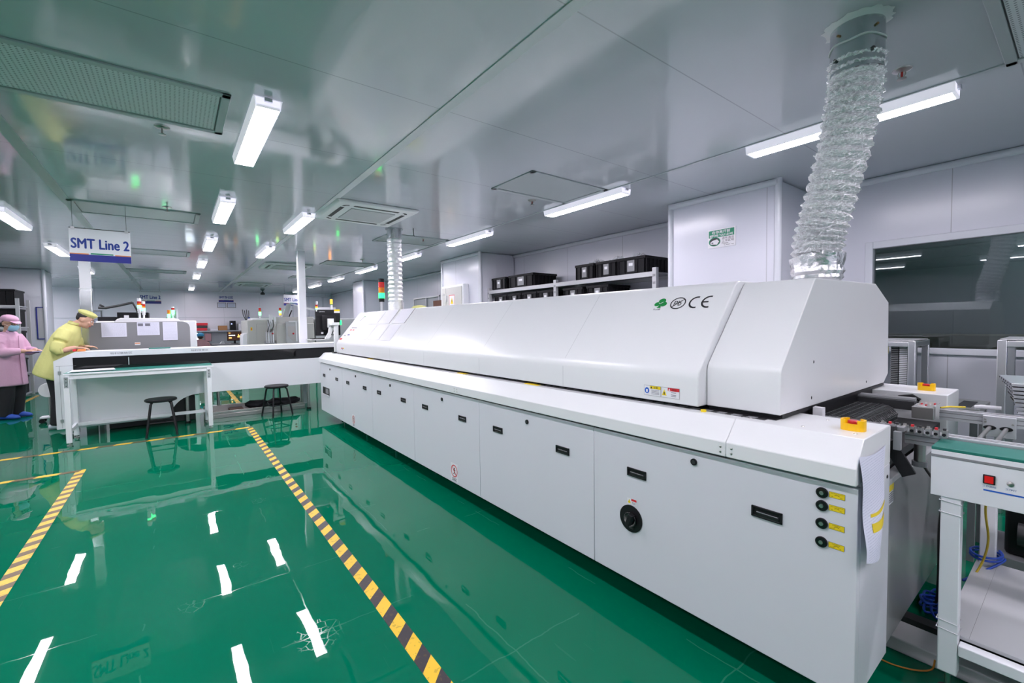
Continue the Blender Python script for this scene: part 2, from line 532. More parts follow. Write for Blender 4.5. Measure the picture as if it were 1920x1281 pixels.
    def build(s, name, parent=None, bevel=0, seg=2, smooth=True, angle=32, label=None, kind=None, remesh=0, soft=0, zero=False):
        bmesh.ops.recalc_face_normals(s.bm, faces=s.bm.faces) if not getattr(s, 'keepn', False) else None
        loc = WORLD[parent.name] if parent else V((0, 0, 0))
        if parent is None and not zero:
            lo = V([min(v.co[i] for v in s.bm.verts) for i in range(3)])
            hi = V([max(v.co[i] for v in s.bm.verts) for i in range(3)])
            loc = V(((lo.x + hi.x) / 2, (lo.y + hi.y) / 2, lo.z))
        for v in s.bm.verts:
            v.co -= loc
        me = bpy.data.meshes.new(name)
        s.bm.to_mesh(me)
        s.bm.free()
        for m in s.mats:
            me.materials.append(m)
        o = bpy.data.objects.new(name, me)
        COL.objects.link(o)
        if remesh:
            md = o.modifiers.new('r', 'REMESH')
            md.mode = 'VOXEL'
            md.voxel_size = remesh
            if soft:
                sm = o.modifiers.new('s', 'SMOOTH')
                sm.factor = .5
                sm.iterations = soft
            dg = bpy.context.evaluated_depsgraph_get()
            m2 = bpy.data.meshes.new_from_object(o.evaluated_get(dg))
            o.modifiers.clear()
            o.data = m2
            if not m2.materials:
                for m in s.mats:
                    m2.materials.append(m)
            me = m2
            angle = 180
        if smooth:
            for p in me.polygons:
                p.use_smooth = True
            me.set_sharp_from_angle(angle=math.radians(angle))
        if bevel:
            md = o.modifiers.new('bevel', 'BEVEL')
            md.width = bevel
            md.segments = seg
            md.limit_method = 'ANGLE'
            md.angle_limit = math.radians(40)
            md.harden_normals = False
        if parent:
            o.parent = parent
        else:
            o.location = loc
        WORLD[o.name] = loc.copy()
        if label: o['label'] = label
        if kind: o['kind'] = kind
        return o

def dup(root, loc, label=None, group=None, rotz=0, scale=None):
    def cp(o, par):
        c = o.copy()
        COL.objects.link(c)
        if par: c.parent = par
        for ch in [x for x in bpy.data.objects if x.parent == o]:
            cp(ch, c)
        return c
    r = cp(root, None)
    r.location = loc
    r.rotation_euler = (0, 0, rotz)
    if scale: r.scale = scale
    if label: r['label'] = label
    if group: r['group'] = group
    return r

def struct(mb, name, **kw):
    o = mb.build(name, zero=True, **kw)
    o['kind'] = 'structure'
    return o

def frame(o, u, v):
    return (V(o), V(u), V(v))

# ------------------------------------------------------------------ the room
XB, XF = 4.2, -19.3     # behind the camera, far wall
YL = -5.6
struct(MB().box(XF - .1, XB, YL - .1, 8.6, -.1, 0, 'floor'), 'floor')
struct(MB().box(XF - .1, XB, YL - .1, 8.6, H, H + .1, 'ceiling'), 'ceiling')
struct(MB().box(XF - .1, XF, YL, 5.4, 0, H, 'wall_brightened'), 'wall_far')
struct(MB().box(XF, XB, YL - .1, YL, 0, H, 'wall'), 'wall_left')
struct(MB().box(XB, XB + .1, YL, 8.5, 0, H, 'wall_y'), 'wall_back')
# right wall with the long window
WY = 5.25
w = MB()
w.box(XF, -1.80, WY, WY + .12, 0, H, 'wall')
w.box(-1.80, -1.29, WY, WY + .12, 0, H, 'wall')
w.box(-1.29, XB, WY, WY + .12, 0, 1.06, 'wall')
w.box(-1.29, XB, WY, WY + .12, 2.03, H, 'wall')
struct(w, 'wall_right')
w = MB()
w.box(-1.33, -1.27, WY - .025, WY + .06, 1.03, 2.065, 'trim')
w.box(-1.27, XB, WY - .025, WY + .06, 2.0, 2.065, 'trim')
w.box(-1.27, XB, WY - .025, WY + .06, 1.03, 1.085, 'trim')
wf = struct(w, 'window_1', bevel=.006)
g = MB().box(-1.27, XB, WY + .03, WY + .036, 1.085, 2.0, 'glass').build('pane', wf)
# dim room seen behind the window
w = MB()
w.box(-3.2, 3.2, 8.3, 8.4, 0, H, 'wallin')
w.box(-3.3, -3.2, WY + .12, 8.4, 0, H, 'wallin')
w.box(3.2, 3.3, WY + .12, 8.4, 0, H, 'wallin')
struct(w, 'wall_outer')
dl = MB().box(-.6, .6, 7.4, 7.5, H - .05, H - .004, 'dimfill').build('ceiling_light')  # lamp added to brighten the dark room seen through the glass
tag(dl, 'added dim lamp brightening the room behind the long window', 'ceiling light')
MBt = MB()
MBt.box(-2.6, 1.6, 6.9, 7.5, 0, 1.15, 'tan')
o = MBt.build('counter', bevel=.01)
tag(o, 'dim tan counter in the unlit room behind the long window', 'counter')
# boxed-out columns along the right wall
struct(MB().box(-2.92, -1.80, 4.50, WY, 0, H, 'wall'), 'wall_right', bevel=.03, seg=4)
struct(MB().box(-8.20, -6.78, 4.45, WY, 0, H, 'wall'), 'wall_right', bevel=.03, seg=4)
struct(MB().box(-13.7, -12.75, 4.35, WY, 0, H, 'wall'), 'wall_right', bevel=.03, seg=4)
struct(MB().box(-14.6, -13.75, YL, -2.22, 0, H, 'wall_y'), 'wall_left', bevel=.03, seg=4)
k = 0
for (x, y) in ((-1.80, 4.50), (-2.92, 4.50), (-8.20, 4.45), (-6.78, 4.45), (-12.75, 4.35), (-13.75, -2.22), (-13.75, -3.3)):
    k += 1
    struct(MB().cyl((x, y, 0), (x, y, H), .032, 'trim', 16), 'trim_%d' % k)
# rounded coves where wall meets ceiling
for (x0, x1, y) in ((-6.78, -2.92, WY), (-1.80, XB, WY), (-12.75, -8.2, WY), (XF, -13.7, WY), (-2.92, -1.80, 4.50), (-8.2, -6.78, 4.45)):
    k += 1
    struct(MB().tube([(x0, y - .012, H - .03), (x1, y - .012, H - .03)], .032, 'trim', 12), 'trim_%d' % k)
for y, wd, mt in ((1.36, .062, 'strip'), (-.83, .075, 'vent_frame'), (3.475, .022, 'vent_frame'), (-3.02, .07, 'vent_frame')):
    k += 1
    struct(MB().box(XF, XB, y - wd / 2, y + wd / 2, H - .006, H, mt), 'trim_%d' % k)
k += 1
struct(MB().box(XF, XF + .02, YL, 5.2, 1.70, 1.73, 'trim'), 'trim_%d' % k)
# panel joints on the far wall
for y in (3.75, 4.35, 4.9):
    k += 1
    struct(MB().box(XF, XF + .03, y - .03, y + .03, 0, H, 'trim'), 'trim_%d' % k)
k += 1
struct(MB().box(XF, XF + .4, 3.75, 5.1, H - .12, H, 'wall_y'), 'trim_%d' % k)

# two slim columns near the loading conveyor
c = MB().box(-9.12, -9.0, -1.09, -.97, 0, H, 'foil_smooth').build('wall_pillar')
bpy.data.objects.remove(c)
w = MB()
w.box(-9.12, -9.0, -1.09, -.97, 1.95, H, 'white')
w.box(-9.125, -8.995, -1.095, -.965, 0, 1.95, 'galv')
w.box(-9.13, -8.99, -1.10, -.96, 1.94, 1.955, 'white')
o = w.build('service_column', bevel=.008)
tag(o, 'white square service column with scuffed metal sleeve behind the person in yellow', 'column')
w = MB()
w.box(-8.47, -8.36, 1.73, 1.845, 0, H, 'white')
w.box(-8.475, -8.47, 1.75, 1.825, .9, H - .1, 'trim')
o = w.build('service_column', bevel=.008)
tag(o, 'white square service column standing beside the screen of the grey monitor', 'column')

# ------------------------------------------------------------------ ceiling lights
def make_light(loc, label, group):
    t = thing('ceiling_light', label, 'ceiling light', loc, group)
    x, y, z = loc
    b = MB()
    b.prism([(y - .075, z - .006), (y - .064, z - .060), (y - .060, z - .060), (y - .060, z - .05), (y + .060, z - .05), (y + .060, z - .060), (y + .064, z - .060), (y + .075, z - .006)], 'x', x - .565, x + .565, 'lamp_body')
    for e in (-1, 1):
        b.box(x + e * .558 - .007, x + e * .558 + .007, y - .064, y + .064, z - .060, z - .01, 'lamp_body')
    b.build('housing', t)
    MB().box(x - .548, x + .548, y - .058, y + .058, z - .0585, z - .0505, 'lamp').build('diffuser', t)
    for s in (-1, 1):
        MB().box(x + s * .45 - .02, x + s * .45 + .02, y - .05, y + .05, z - .006, z, 'alu').build('mounting_clip', t)
        MB().box(x + s * .572 - .008, x + s * .572 + .008, y - .02, y + .02, z - .03, z - .01, 'alu').build('cable_gland', t)
    return t

ORD = ['nearest', 'second', 'third', 'fourth', 'fifth', 'sixth', 'seventh', 'eighth']
def light_rows():
    base = make_light((-3.45, .47, H), 'ceiling light nearest the camera in the row over the aisle', 'lights over the aisle')
    first = True
    rows = [
        ('lights over the aisle', .47, [-3.45, -5.85, -8.25, -10.75, -13.4, -17.6], 'ceiling light, %s from the camera in the row over the aisle'),
        ('lights beside the ceiling strip', 1.27, [-6.05, -8.62], 'ceiling light beside the wide ceiling strip, %s of that pair'),
        ('lights along the dark ceiling joint', 3.55, [-1.06, -3.36, -5.72, -8.0, -10.2, -12.6, -14.9, -17.3], 'ceiling light, %s from the camera in the row nearest the window wall'),
        ('lights over the crate rack', -1.45, [-7.55, -10.1], 'ceiling light above the person in pink, %s of that pair'),
    ]
    for grp, y, xs, lab in rows:
        for i, x in enumerate(xs):
            nm = ORD[i] if i else 'nearest'
            if 'pair' in lab:
                nm = ('nearer', 'farther')[i]
            if grp == 'lights over the aisle' and i == 0:
                base['label'] = lab % nm
                continue
            dup(base, (x, y, H), lab % nm, grp)
    # unseen lights: row continuations, plus lamps added to brighten far wall and oven end
    for x, y in ((1.3, .47), (-1.1, .47), (3.5, .47), (1.2, 3.55), (3.4, 3.55), (1.2, 2.0), (-3.4, -3.7), (-5.9, -3.7), (-8.3, -3.7), (-1.0, -3.7),  # the one standing off the rows is added to light the oven end
                 (-15.4, -3.5), (-17.6, -3.5), (-17.6, -5.0), (-15.4, -5.0), (-13.6, -5.0), (-13.2, -1.47), (-5.1, -1.45), (-2.7, -1.45), (-.3, -1.45), (-11.5, -3.7)):  # the far hidden ones are added to brighten the far wall
        dup(base, (x, y, H), 'ceiling light among the unseen row continuations and added fill lamps', 'lights beyond the frame')
light_rows()

# ------------------------------------------------------------------ ceiling fittings
def grille(x0, x1, y0, y1, label, grp, solid=False, name='ceiling_grille'):
    t = thing(name, label, 'ceiling vent', ((x0 + x1) / 2, (y0 + y1) / 2, H), grp)
    b = MB()
    fw = .045
    for a in ((x0, x1, y0, y0 + fw), (x0, x1, y1 - fw, y1), (x0, x0 + fw, y0, y1), (x1 - fw, x1, y0, y1)):
        b.box(*a, H - .012, H, 'vent_frame')
    b.build('frame', t, bevel=.003)
    MB().box(x0 + fw + .006, x1 - fw - .006, y0 + fw + .006, y1 - fw - .006, H - .005, H - .001, 'vent_frame' if solid else 'grille').build('perforated_sheet' if not solid else 'cover_panel', t)
    MB().box(x0 + fw, x1 - fw, y0 + fw, y1 - fw, H - .002, H, 'dark').build('shadow_gap', t)
    return t
grille(-3.6, -2.97, -1.75, .30, 'long perforated ceiling vent nearest the camera, upper left of the photo', 'ceiling vents over the aisle')
grille(-6.86, -6.24, -.82, .28, 'flat ceiling panel above the large hanging line sign', 'ceiling vents over the aisle', True)
grille(-10.1, -9.5, -.8, .26, 'third ceiling panel from the camera in the row over the aisle', 'ceiling vents over the aisle', True)
grille(-13.3, -12.7, -.8, .26, 'farthest ceiling panel from the camera in the row over the aisle', 'ceiling vents over the aisle', True)
grille(-3.56, -2.94, 2.48, 3.45, 'pale ceiling hatch nearest the camera among the hatches over the white oven', 'ceiling hatches over the oven', True, 'ceiling_hatch')
grille(-6.75, -6.1, 2.46, 3.43, 'ceiling hatch behind the slim silver exhaust duct', 'ceiling hatches over the oven', True, 'ceiling_hatch')
grille(-9.9, -9.3, 2.46, 3.43, 'third ceiling hatch from the camera, beyond the slim silver duct', 'ceiling hatches over the oven', True, 'ceiling_hatch')
grille(-13.1, -12.5, 2.46, 3.43, 'farthest ceiling hatch from the camera, near the far wall', 'ceiling hatches over the oven', True, 'ceiling_hatch')
grille(-.31, .35, 2.42, 3.50, 'perforated ceiling vent cut by the upper right corner of the photo', 'ceiling hatches over the oven')

def cassette(cx, cy, label):
    t = thing('air_conditioner', label, 'air conditioner', (cx, cy, H), 'ceiling cassette air conditioners')
    r = .46
    b = MB()
    b.prism([(cy - r, H), (cy - r + .02, H - .035), (cy + r - .02, H - .035), (cy + r, H)], 'x', cx - r, cx + r, 'white_plastic')
    b.build('fascia', t, bevel=.015, seg=3)
    b = MB()
    b.box(cx - .25, cx + .25, cy - .25, cy + .25, H - .043, H - .034, 'grey')
    b.build('intake_grille', t, bevel=.02, seg=3)
    for s in (-1, 1):
        MB().box(cx - .25, cx + .25, cy + s * .345 - .022, cy + s * .345 + .022, H - .0362, H - .034, 'black').build('air_slot', t)
        MB().box(cx + s * .345 - .022, cx + s * .345 + .022, cy - .25, cy + .25, H - .0362, H - .034, 'black').build('air_slot', t)
        for q in (-1, 1):
            f = frame((cx + s * .29, cy + q * .29, H - .036), (s, 0, 0), (0, q, 0))
            MB().stroke(f, [(.05 * math.cos(a) + .01, .05 * math.sin(a) + .01) for a in [i * PI / 16 for i in range(9)]], .03, 'black', 0).build('corner_slot', t)
    return t
cassette(-5.16, 1.82, 'white square air conditioner cassette on the ceiling before the slim silver duct')
cassette(-10.6, 1.95, 'second white air conditioner cassette on the ceiling, beyond the first one')
cassette(-15.6, 1.95, 'farthest white air conditioner cassette on the ceiling, near the far wall')

def sprinkler(x, y, label, first=[None]):
    if first[0] is None:
        t = thing('sprinkler', label, 'sprinkler', (x, y, H), 'ceiling sprinklers')
        b = MB(); b.lathe([(.042, 0), (.040, -.006), (.022, -.012), (.012, -.014)], (x, y, H), 'steel', 20); b.build('flange', t)
        b = MB(); b.cyl((x, y, H - .012), (x, y, H - .045), .005, 'lens_red', 8); b.build('bulb', t)
        b = MB(); b.lathe([(.003, -.044), (.020, -.047), (.021, -.051), (.004, -.053)], (x, y, H), 'steel', 20); b.build('deflector', t)
        for s in (-1, 1):
            MB().tube([(x + s * .012, y, H - .012), (x + s * .016, y, H - .03), (x + s * .004, y, H - .046)], .003, 'steel', 6).build('yoke_arm', t)
        first[0] = t
        return t
    return dup(first[0], (x, y, H), label, 'ceiling sprinklers')
sprinkler(-.645, 3.10, 'red bulb ceiling sprinkler beside the thick silver duct')
sprinkler(-3.70, -.02, 'ceiling sprinkler beside the long perforated vent')
sprinkler(-6.10, -.02, 'ceiling sprinkler beside the flat panel above the large line sign')
sprinkler(-3.66, 3.08, 'ceiling sprinkler under the pale hatch nearest the camera')
sprinkler(-6.2, 3.05, 'ceiling sprinkler near the hatch behind the slim silver duct')
sprinkler(-8.8, 3.0, 'ceiling sprinkler farthest from the camera, left of the slim silver duct')
b = MB(); b.lathe([(.06, 0), (.058, -.02), (.045, -.03), (.042, -.045), (.02, -.05)], (-5.88, 1.30, H), 'white_plastic')
tag(b.build('smoke_detector'), 'small round smoke detector on the ceiling beside the nearest air conditioner', 'smoke detector')

# ------------------------------------------------------------------ hanging signs
def line_sign(name, label, x, y0, y1, z0, z1, txt, group=None, wall=False, thick=.008):
    t = thing(name, label, 'sign', (x, (y0 + y1) / 2, z0), group)
    MB().box(x - thick, x, y0, y1, z0, z1, 'sign_white').build('board', t)
    fr = frame((x, y0, z0), (0, 1, 0), (0, 0, 1))
    W, Hh = y1 - y0, z1 - z0
    lf = .0008 if x > -10 else .003
    bb = MB()
    bb.rect(fr, 0, W, 0, Hh * .215, 'navy', lf)
    bb.rect(fr, 0, W * .30, Hh * .215, Hh * .245, 'orange', lf)
    bb.rect(fr, W * .33, W * .70, Hh * .225, Hh * .265, 'sign_green', lf)
    bb.rect(fr, W * .73, W, Hh * .215, Hh * .245, 'orange', lf)
    bb.build('colour_band', t)
    bb = MB()
    bb.text(fr, txt, W * .03, Hh * .40, W * .94, Hh * .30, 'sign_blue', lf, bold=.035)
    bb.build('lettering', t)
    if not wall:
        bb = MB()
        for yy in (y0 + .03, y1 - .03):
            bb.box(x - thick - .006, x + .006, yy - .014, yy + .014, z1 - .012, z1 + .018, 'alu')
        bb.tube([(x - .004, y0, z1 + .004), (x - .004, y1, z1 + .004)], .004, 'dark', 6)
        bb.build('hanger_rail', t)
        for yy in (y0 + .03, y1 - .03):
            MB().tube([(x - .004, yy, z1), (x - .004, yy, H)], .0015 if x > -10 else .003, 'dark', 6).build('wire', t)
    return t
line_sign('hanging_sign', 'largest hanging white sign with blue lettering, above the person in yellow', -6.25, -.815, -.345, 2.045, 2.375, 'SMT Line 2')
line_sign('hanging_sign', 'small hanging line sign behind the twin signal towers, far from the camera', -17.0, -.80, -.30, 2.09, 2.44, 'SMT Line 2')
line_sign('hanging_sign', 'small hanging line sign partly behind the bare white column', -15.5, 2.76, 3.30, 2.02, 2.36, 'SMT Line 3')
t = line_sign('wall_sign', 'white office area sign with a navy band on the far wall', XF + .02, 1.30, 1.76, 2.28, 2.60, 'SMT办公区', wall=True)
for i, (a, b_) in enumerate(((1.25, 1.525), (1.555, 1.83))):
    t = thing('notice_board', ('framed notice on the left under the office area sign', 'framed notice on the right under the office area sign')[i], 'notice', (XF, a, 2.07))
    MB().box(XF, XF + .02, a, b_, 2.07, 2.26, 'mid').build('frame', t)
    MB().box(XF + .02, XF + .024, a + .02, b_ - .02, 2.09, 2.24, 'print_dark').build('sheet', t)

# ------------------------------------------------------------------ green clean-up sign on the wall box
t = thing('wall_sign', 'green and white clean up notice on the wall behind the oven', 'sign', (-2.33, 4.5, 2.1))
MB().box(-2.48, -2.19, 4.494, 4.4995, 2.105, 2.295, 'label_white').build('plate', t)
fr = frame((-2.48, 4.494, 2.105), (1, 0, 0), (0, 0, 1))
b = MB()
b.rect(fr, .01, .275, .105, .178, 'sign_green', .0006)
b.build('green_header', t)
b = MB()
b.text(fr, '在你离开前', .045, .142, .19, .030, 'label_white', .0012, .02)
b.text(fr, 'BEFORE YOU LEAVE', .022, .112, .24, .022, 'label_white', .0012, .03)
b.build('header_lettering', t)
b = MB()
b.text(fr, '请先清洁', .15, .076, .122, .024, 'ink', .0006)
b.text(fr, '工作区域', .15, .049, .122, .024, 'ink', .0006)
b.text(fr, 'Please', .15, .030, .065, .014, 'ink', .0006)
b.text(fr, 'Clean up', .172, .010, .10, .015, 'ink', .0006)
b.build('lettering', t)
b = MB()
b.disc(fr, .073, .062, .062, .046, 'sign_green', .0010)
b.disc(fr, .073, .062, .053, .038, 'ink', .0014)
b.poly(fr, [(.03, .04), (.10, .03), (.122, .06), (.10, .085), (.05, .075), (.028, .06)], 'label_white', .0018)
b.poly(fr, [(.04, .045), (.06, .042), (.06, .057), (.04, .057)], 'ink_grey', .0021)
b.build('pictogram', t)

# ------------------------------------------------------------------ beige control cabinet on the middle wall box
t = thing('control_cabinet', 'beige wall cabinet with a yellow hazard sticker beyond the oven', 'cabinet', (-7.6, 4.45, 1.5))
MB().box(-8.04, -7.18, 4.33, 4.449, 1.2, 2.11, 'white').build('frame', t, bevel=.005)
MB().box(-7.99, -7.84, 4.318, 4.33, 1.22, 2.07, 'beige').build('door', t, bevel=.004)
dr = MB().box(-7.83, -7.23, 4.318, 4.33, 1.22, 2.07, 'beige').build('door', t, bevel=.004)
MB().box(-7.81, -7.785, 4.300, 4.318, 1.80, 1.92, 'alu').build('handle', dr, bevel=.004)
b = MB(); b.cyl((-7.92, 4.318, 1.95), (-7.92, 4.31, 1.95), .02, 'alu'); b.build('lock', t)
fr = frame((-7.70, 4.318, 1.72), (1, 0, 0), (0, 0, 1))
b = MB(); b.rect(fr, 0, .21, 0, .2, 'label_white', .001)
for q in ((0, .21, .19, .2), (0, .01, 0, .2), (.2, .21, 0, .2)): b.rect(fr, *q, 'label_red', .0016)
b.poly(fr, [(.05, .03), (.16, .03), (.105, .16)], 'label_yellow', .002)
b.poly(fr, [(.11, .125), (.092, .08), (.105, .082), (.098, .045), (.122, .092), (.108, .09)], 'ink', .003)
b.build('warning_label', t)

# ------------------------------------------------------------------ floor marking tape
def tape(x0, x1, y0, y1, m, label):
    o = MB().box(x0, x1, y0, y1, .0002, .0016, m).build('floor_tape')
    tag(o, label, 'floor tape')
tape(-6.83, 2.0, .715, .785, 'tape_x', 'black and yellow floor tape running beside the long white oven')
tape(-6.90, -6.83, -3.2, .785, 'tape_y', 'thin yellow floor tape crossing in front of the small table')
tape(-5.80, 2.0, -.80, -.73, 'tape_w', 'worn black and yellow floor tape running along the left of the aisle')
tape(-5.87, -5.80, -3.2, -.73, 'tape_y', 'thin yellow floor tape leaving the left edge of the photo at the aisle corner')
tape(-13.2, -10.6, -2.33, -2.27, 'tape_x', 'yellow floor tape at the feet of the person in pink')
tape(-11.6, -9.2, .82, .89, 'tape_x', 'short yellow floor tape seen beneath the loading conveyor')

# ------------------------------------------------------------------ the long white reflow oven
OV = thing('reflow_oven', 'long white reflow oven with a sloped hood filling the right of the photo', 'oven', (-3.6, 2.48, 0))
OX0, OX1, OY0, OY1 = -6.82, -.43, 1.667, 3.30
seams = [OX0, -5.76, -4.70, -3.65, -2.583, -1.52, OX1]
# dark frame, inner trough and feet
b = MB()
b.box(OX0 + .05, OX1 - .12, OY0 + .06, OY1 - .06, .17, .80, 'dark')
b.box(OX0 + .25, OX1 - .30, OY0 + .10, OY1 - .10, .11, .17, 'black')
b.build('base_frame', OV)
for i in range(7):
    x = OX0 + .35 + i * .93
    b = MB(); b.cyl((x, OY0 + .22, 0), (x, OY0 + .22, .02), .04, 'black', 16); b.cyl((x, OY0 + .22, .02), (x, OY0 + .22, .17), .012, 'steel', 10)
    b.build('levelling_foot', OV)
hx = [(-6.616, -6.0), (-5.533, -4.925), (-4.487, -3.872), (-3.422, -2.81), (-2.358, -1.747), (-1.2575, -.695)]
lx = [-6.311, -5.236, -4.184, -3.119, -2.052, -.975]
def handle(cx, cz, par):
    w, h = .052, .0195
    h0 = MB()
    y = OY0
    # bezel ring around a sunk grip
    for q in ((cx - w, cx + w, cz + h - .006, cz + h), (cx - w, cx + w, cz - h, cz - h + .006), (cx - w, cx - w + .008, cz - h, cz + h), (cx + w - .008, cx + w, cz - h, cz + h)):
        h0.box(q[0], q[1], y - .006, y + .004, q[2], q[3], 'black')
    h0.box(cx - w + .006, cx + w - .006, y - .0015, y + .002, cz - h + .004, cz + h - .004, 'black')
    h0.prism([(y - .004, cz - h + .004), (y - .004, cz - .002), (y - .001, cz + .006), (y - .001, cz - h + .004)], 'x', cx - w + .016, cx + w - .01, 'blackgloss')
    h0.box(cx - w + .018, cx + w - .014, y - .0062, y - .004, cz - .001, cz + .002, 'mid')
    return h0.build('handle', par, bevel=.002)
for i in range(6):
    x0, x1 = seams[i] + (.0015 if i else 0), seams[i + 1] - (.0015 if i < 5 else 0)
    p = MB().box(x0, x1, OY0, OY0 + .03, .131, .819, 'oven_panel').build('side_panel', OV, bevel=.0025)
    for cx in hx[i]:
        handle(cx, .652, p)
    b = MB(); b.cyl((lx[i], OY0, .757 if i < 5 else .775), (lx[i], OY0 - .006, .757 if i < 5 else .775), .0135, 'black', 20)
    b.cyl((lx[i], OY0 - .006, .757 if i < 5 else .775), (lx[i], OY0 - .0075, .757 if i < 5 else .775), .008, 'dark', 16)
    b.build('lock', p)
    fr = frame((x0, OY0, 0), (1, 0, 0), (0, 0, 1))
    if i == 0:
        b = MB()
        b.box(-6.70, -6.375, OY0 - .004, OY0 + .004, .385, .485, 'black')
        b.box(-6.55, -6.40, OY0 - .006, OY0 - .004, .405, .47, 'mid')
        b.box(-6.70, -6.375, OY0 - .012, OY0 - .004, .375, .387, 'oven_panel')
        b.build('cable_port', p)
    def nostep(fr, ox):
        b = MB()
        b.rect(fr, ox, ox + .105, .145, .285, 'label_white', .0012)
        cx, cz = ox + .052, .225
        ring = [(cx + .044 * math.cos(k * PI / 16), cz + .044 * math.sin(k * PI / 16)) for k in range(33)]
        b.stroke(fr, ring, .008, 'label_red', .0018)
        b.disc(fr, cx + .002, cz + .018, .008, .008, 'ink', .0018)
        b.stroke(fr, [(cx - .002, cz + .01), (cx + .004, cz - .012)], .012, 'ink', .0018)
        b.stroke(fr, [(cx + .004, cz - .01), (cx - .012, cz - .026)], .006, 'ink', .0018)
        b.stroke(fr, [(cx + .004, cz - .01), (cx + .018, cz - .024)], .006, 'ink', .0018)
        b.stroke(fr, [(cx - .016, cz + .004), (cx + .018, cz + .006)], .005, 'ink', .0018)
        b.stroke(fr, [(cx - .031, cz + .031), (cx + .031, cz - .031)], .007, 'label_red', .0022)
        for zz, wd in ((.168, .07), (.159, .06), (.152, .07)):
            b.rect(fr, cx - wd / 2, cx + wd / 2, zz - .0025, zz + .0025, 'ink_grey', .0018)
        return b.build('warning_label', p, label='white sticker with a red no-stepping sign')
    if i == 1: nostep(fr, -5.405 - x0)
    if i == 3: nostep(fr, -2.998 - x0)
    if i == 5:
        # main switch in a round recess
        cx, cz = -1.29, .43
        b = MB()
        b.cyl((cx, OY0 + .001, cz), (cx, OY0 - .004, cz), .063, 'black', 40)
        sw = b.build('main_switch', p)
        b = MB()
        b.cyl((cx + .004, OY0 - .004, cz), (cx + .004, OY0 - .018, cz), .034, 'blackgloss', 24)
        b.obox((cx + .012, OY0 - .026, cz + .006), (.011, 0, -.004), (0, .012, 0), (.010, 0, .027), 'black')
        b.box(cx - .006, cx + .018, OY0 - .010, OY0 - .004, cz - .045, cz - .034, 'dark')
        b.build('knob', sw, bevel=.003)
        b = MB()
        b.rect(fr, -1.311 - x0, -1.259 - x0, .497, .525, 'label_white', .0012)
        b.rect(fr, -1.288 - x0, -1.259 - x0, .515, .525, 'label_red', .0018)
        b.poly(fr, [(-1.308 - x0, .502), (-1.290 - x0, .502), (-1.299 - x0, .521)], 'label_yellow', .0018)
        for zz in (.509, .503): b.rect(fr, -1.284 - x0, -1.263 - x0, zz - .001, zz + .001, 'ink_grey', .0018)
        b.build('warning_label', p)
        for n_, z in enumerate((.783, .740, .681, .619)):
            b = MB()
            b.cyl((-.525, OY0, z), (-.525, OY0 - .006, z), .0172, 'black', 28)
            b.cyl((-.525, OY0 - .006, z), (-.525, OY0 - .0075, z), .0135, 'blackgloss', 28)
            ks = b.build('key_switch', p)
            b = MB(); b.cyl((-.525, OY0 - .0075, z), (-.525, OY0 - .011, z), .0062, 'steel', 16); b.build('key_slot', ks)
            b = MB()
            lz = z + (.0005 if n_ < 2 else -.0008)
            b.rect(fr, -.506 - x0, -.463 - x0, lz - .0095, lz + .0095, 'ink', .0010)
            b.rect(fr, -.5053 - x0, -.4637 - x0, lz - .0088, lz + .0088, 'label_yellow', .0015)
            if n_ < 2:
                b.text(fr, 'RAIL WIDTH ADJUSTING', -.501 - x0, lz + .0035, .034, .0030, 'ink', .002)
                b.text(fr, 'IN', -.499 - x0, lz - .0062, .004, .0028, 'ink', .002)
                b.text(fr, 'OUT', -.476 - x0, lz - .0062, .006, .0028, 'ink', .002)
            else:
                b.text(fr, 'CONVEYOR', -.496 - x0, lz + .0035, .022, .0030, 'ink', .002)
                b.text(fr, 'MOTOR', -.501 - x0, lz - .0068, .012, .0026, 'ink', .002)
                b.text(fr, 'CW', -.476 - x0, lz - .0062, .005, .0026, 'ink', .002)
            b.stroke(fr, [(-.4845 - x0 + .011 * math.sin(a), lz - .011 + .0125 * math.cos(a)) for a in [q * .12 - .66 for q in range(12)]], .0013, 'ink', .002)
            b.build('yellow_label', p)
# deck covers with a sloped front edge
prof = [(1.645, .832), (1.645, .888), (1.72, .968), (1.80, .968), (1.80, .955), (1.715, .950), (1.66, .885), (1.66, .832)]
segs = [OX0, -4.42, -2.866, -.834]
for i in range(3):
    x0, x1 = segs[i], segs[i + 1] - .001
    b = MB()
    if i == 0:      # the far end is mitred
        n = len(prof)
        pts = [(x0 + (p[0] - 1.645) * .9 if 1 <= j <= 3 else x0, p[0], p[1]) for j, p in enumerate(prof)] + [(x1, p[0], p[1]) for p in prof]
        b.faces(pts, [tuple(range(n - 1, -1, -1)), tuple(range(n, 2 * n))] + [(j, (j + 1) % n, n + (j + 1) % n, n + j) for j in range(n)], 'oven')
        b.box(x0, x1 - .001, 1.675, 1.70, .812, .834, 'dark')  # dark strip paints the shadow gap below the cover
    else:
        b.prism(prof, 'x', x0, x1, 'oven')
        b.box(x0, x1, 1.675, 1.70, .812, .834, 'dark')  # shadow gap continued as a dark coloured strip
    d = b.build('deck_cover', OV, bevel=.003)
    for xe in ([x1 - .02] if i == 0 else [x0 + .021, x1 - .02]):
        for z in (.868, .849):
            b = MB(); b.ball((xe, 1.6445, z), (.0045, .0025, .0045), 'steel', 10, 6); b.build('rivet', d)
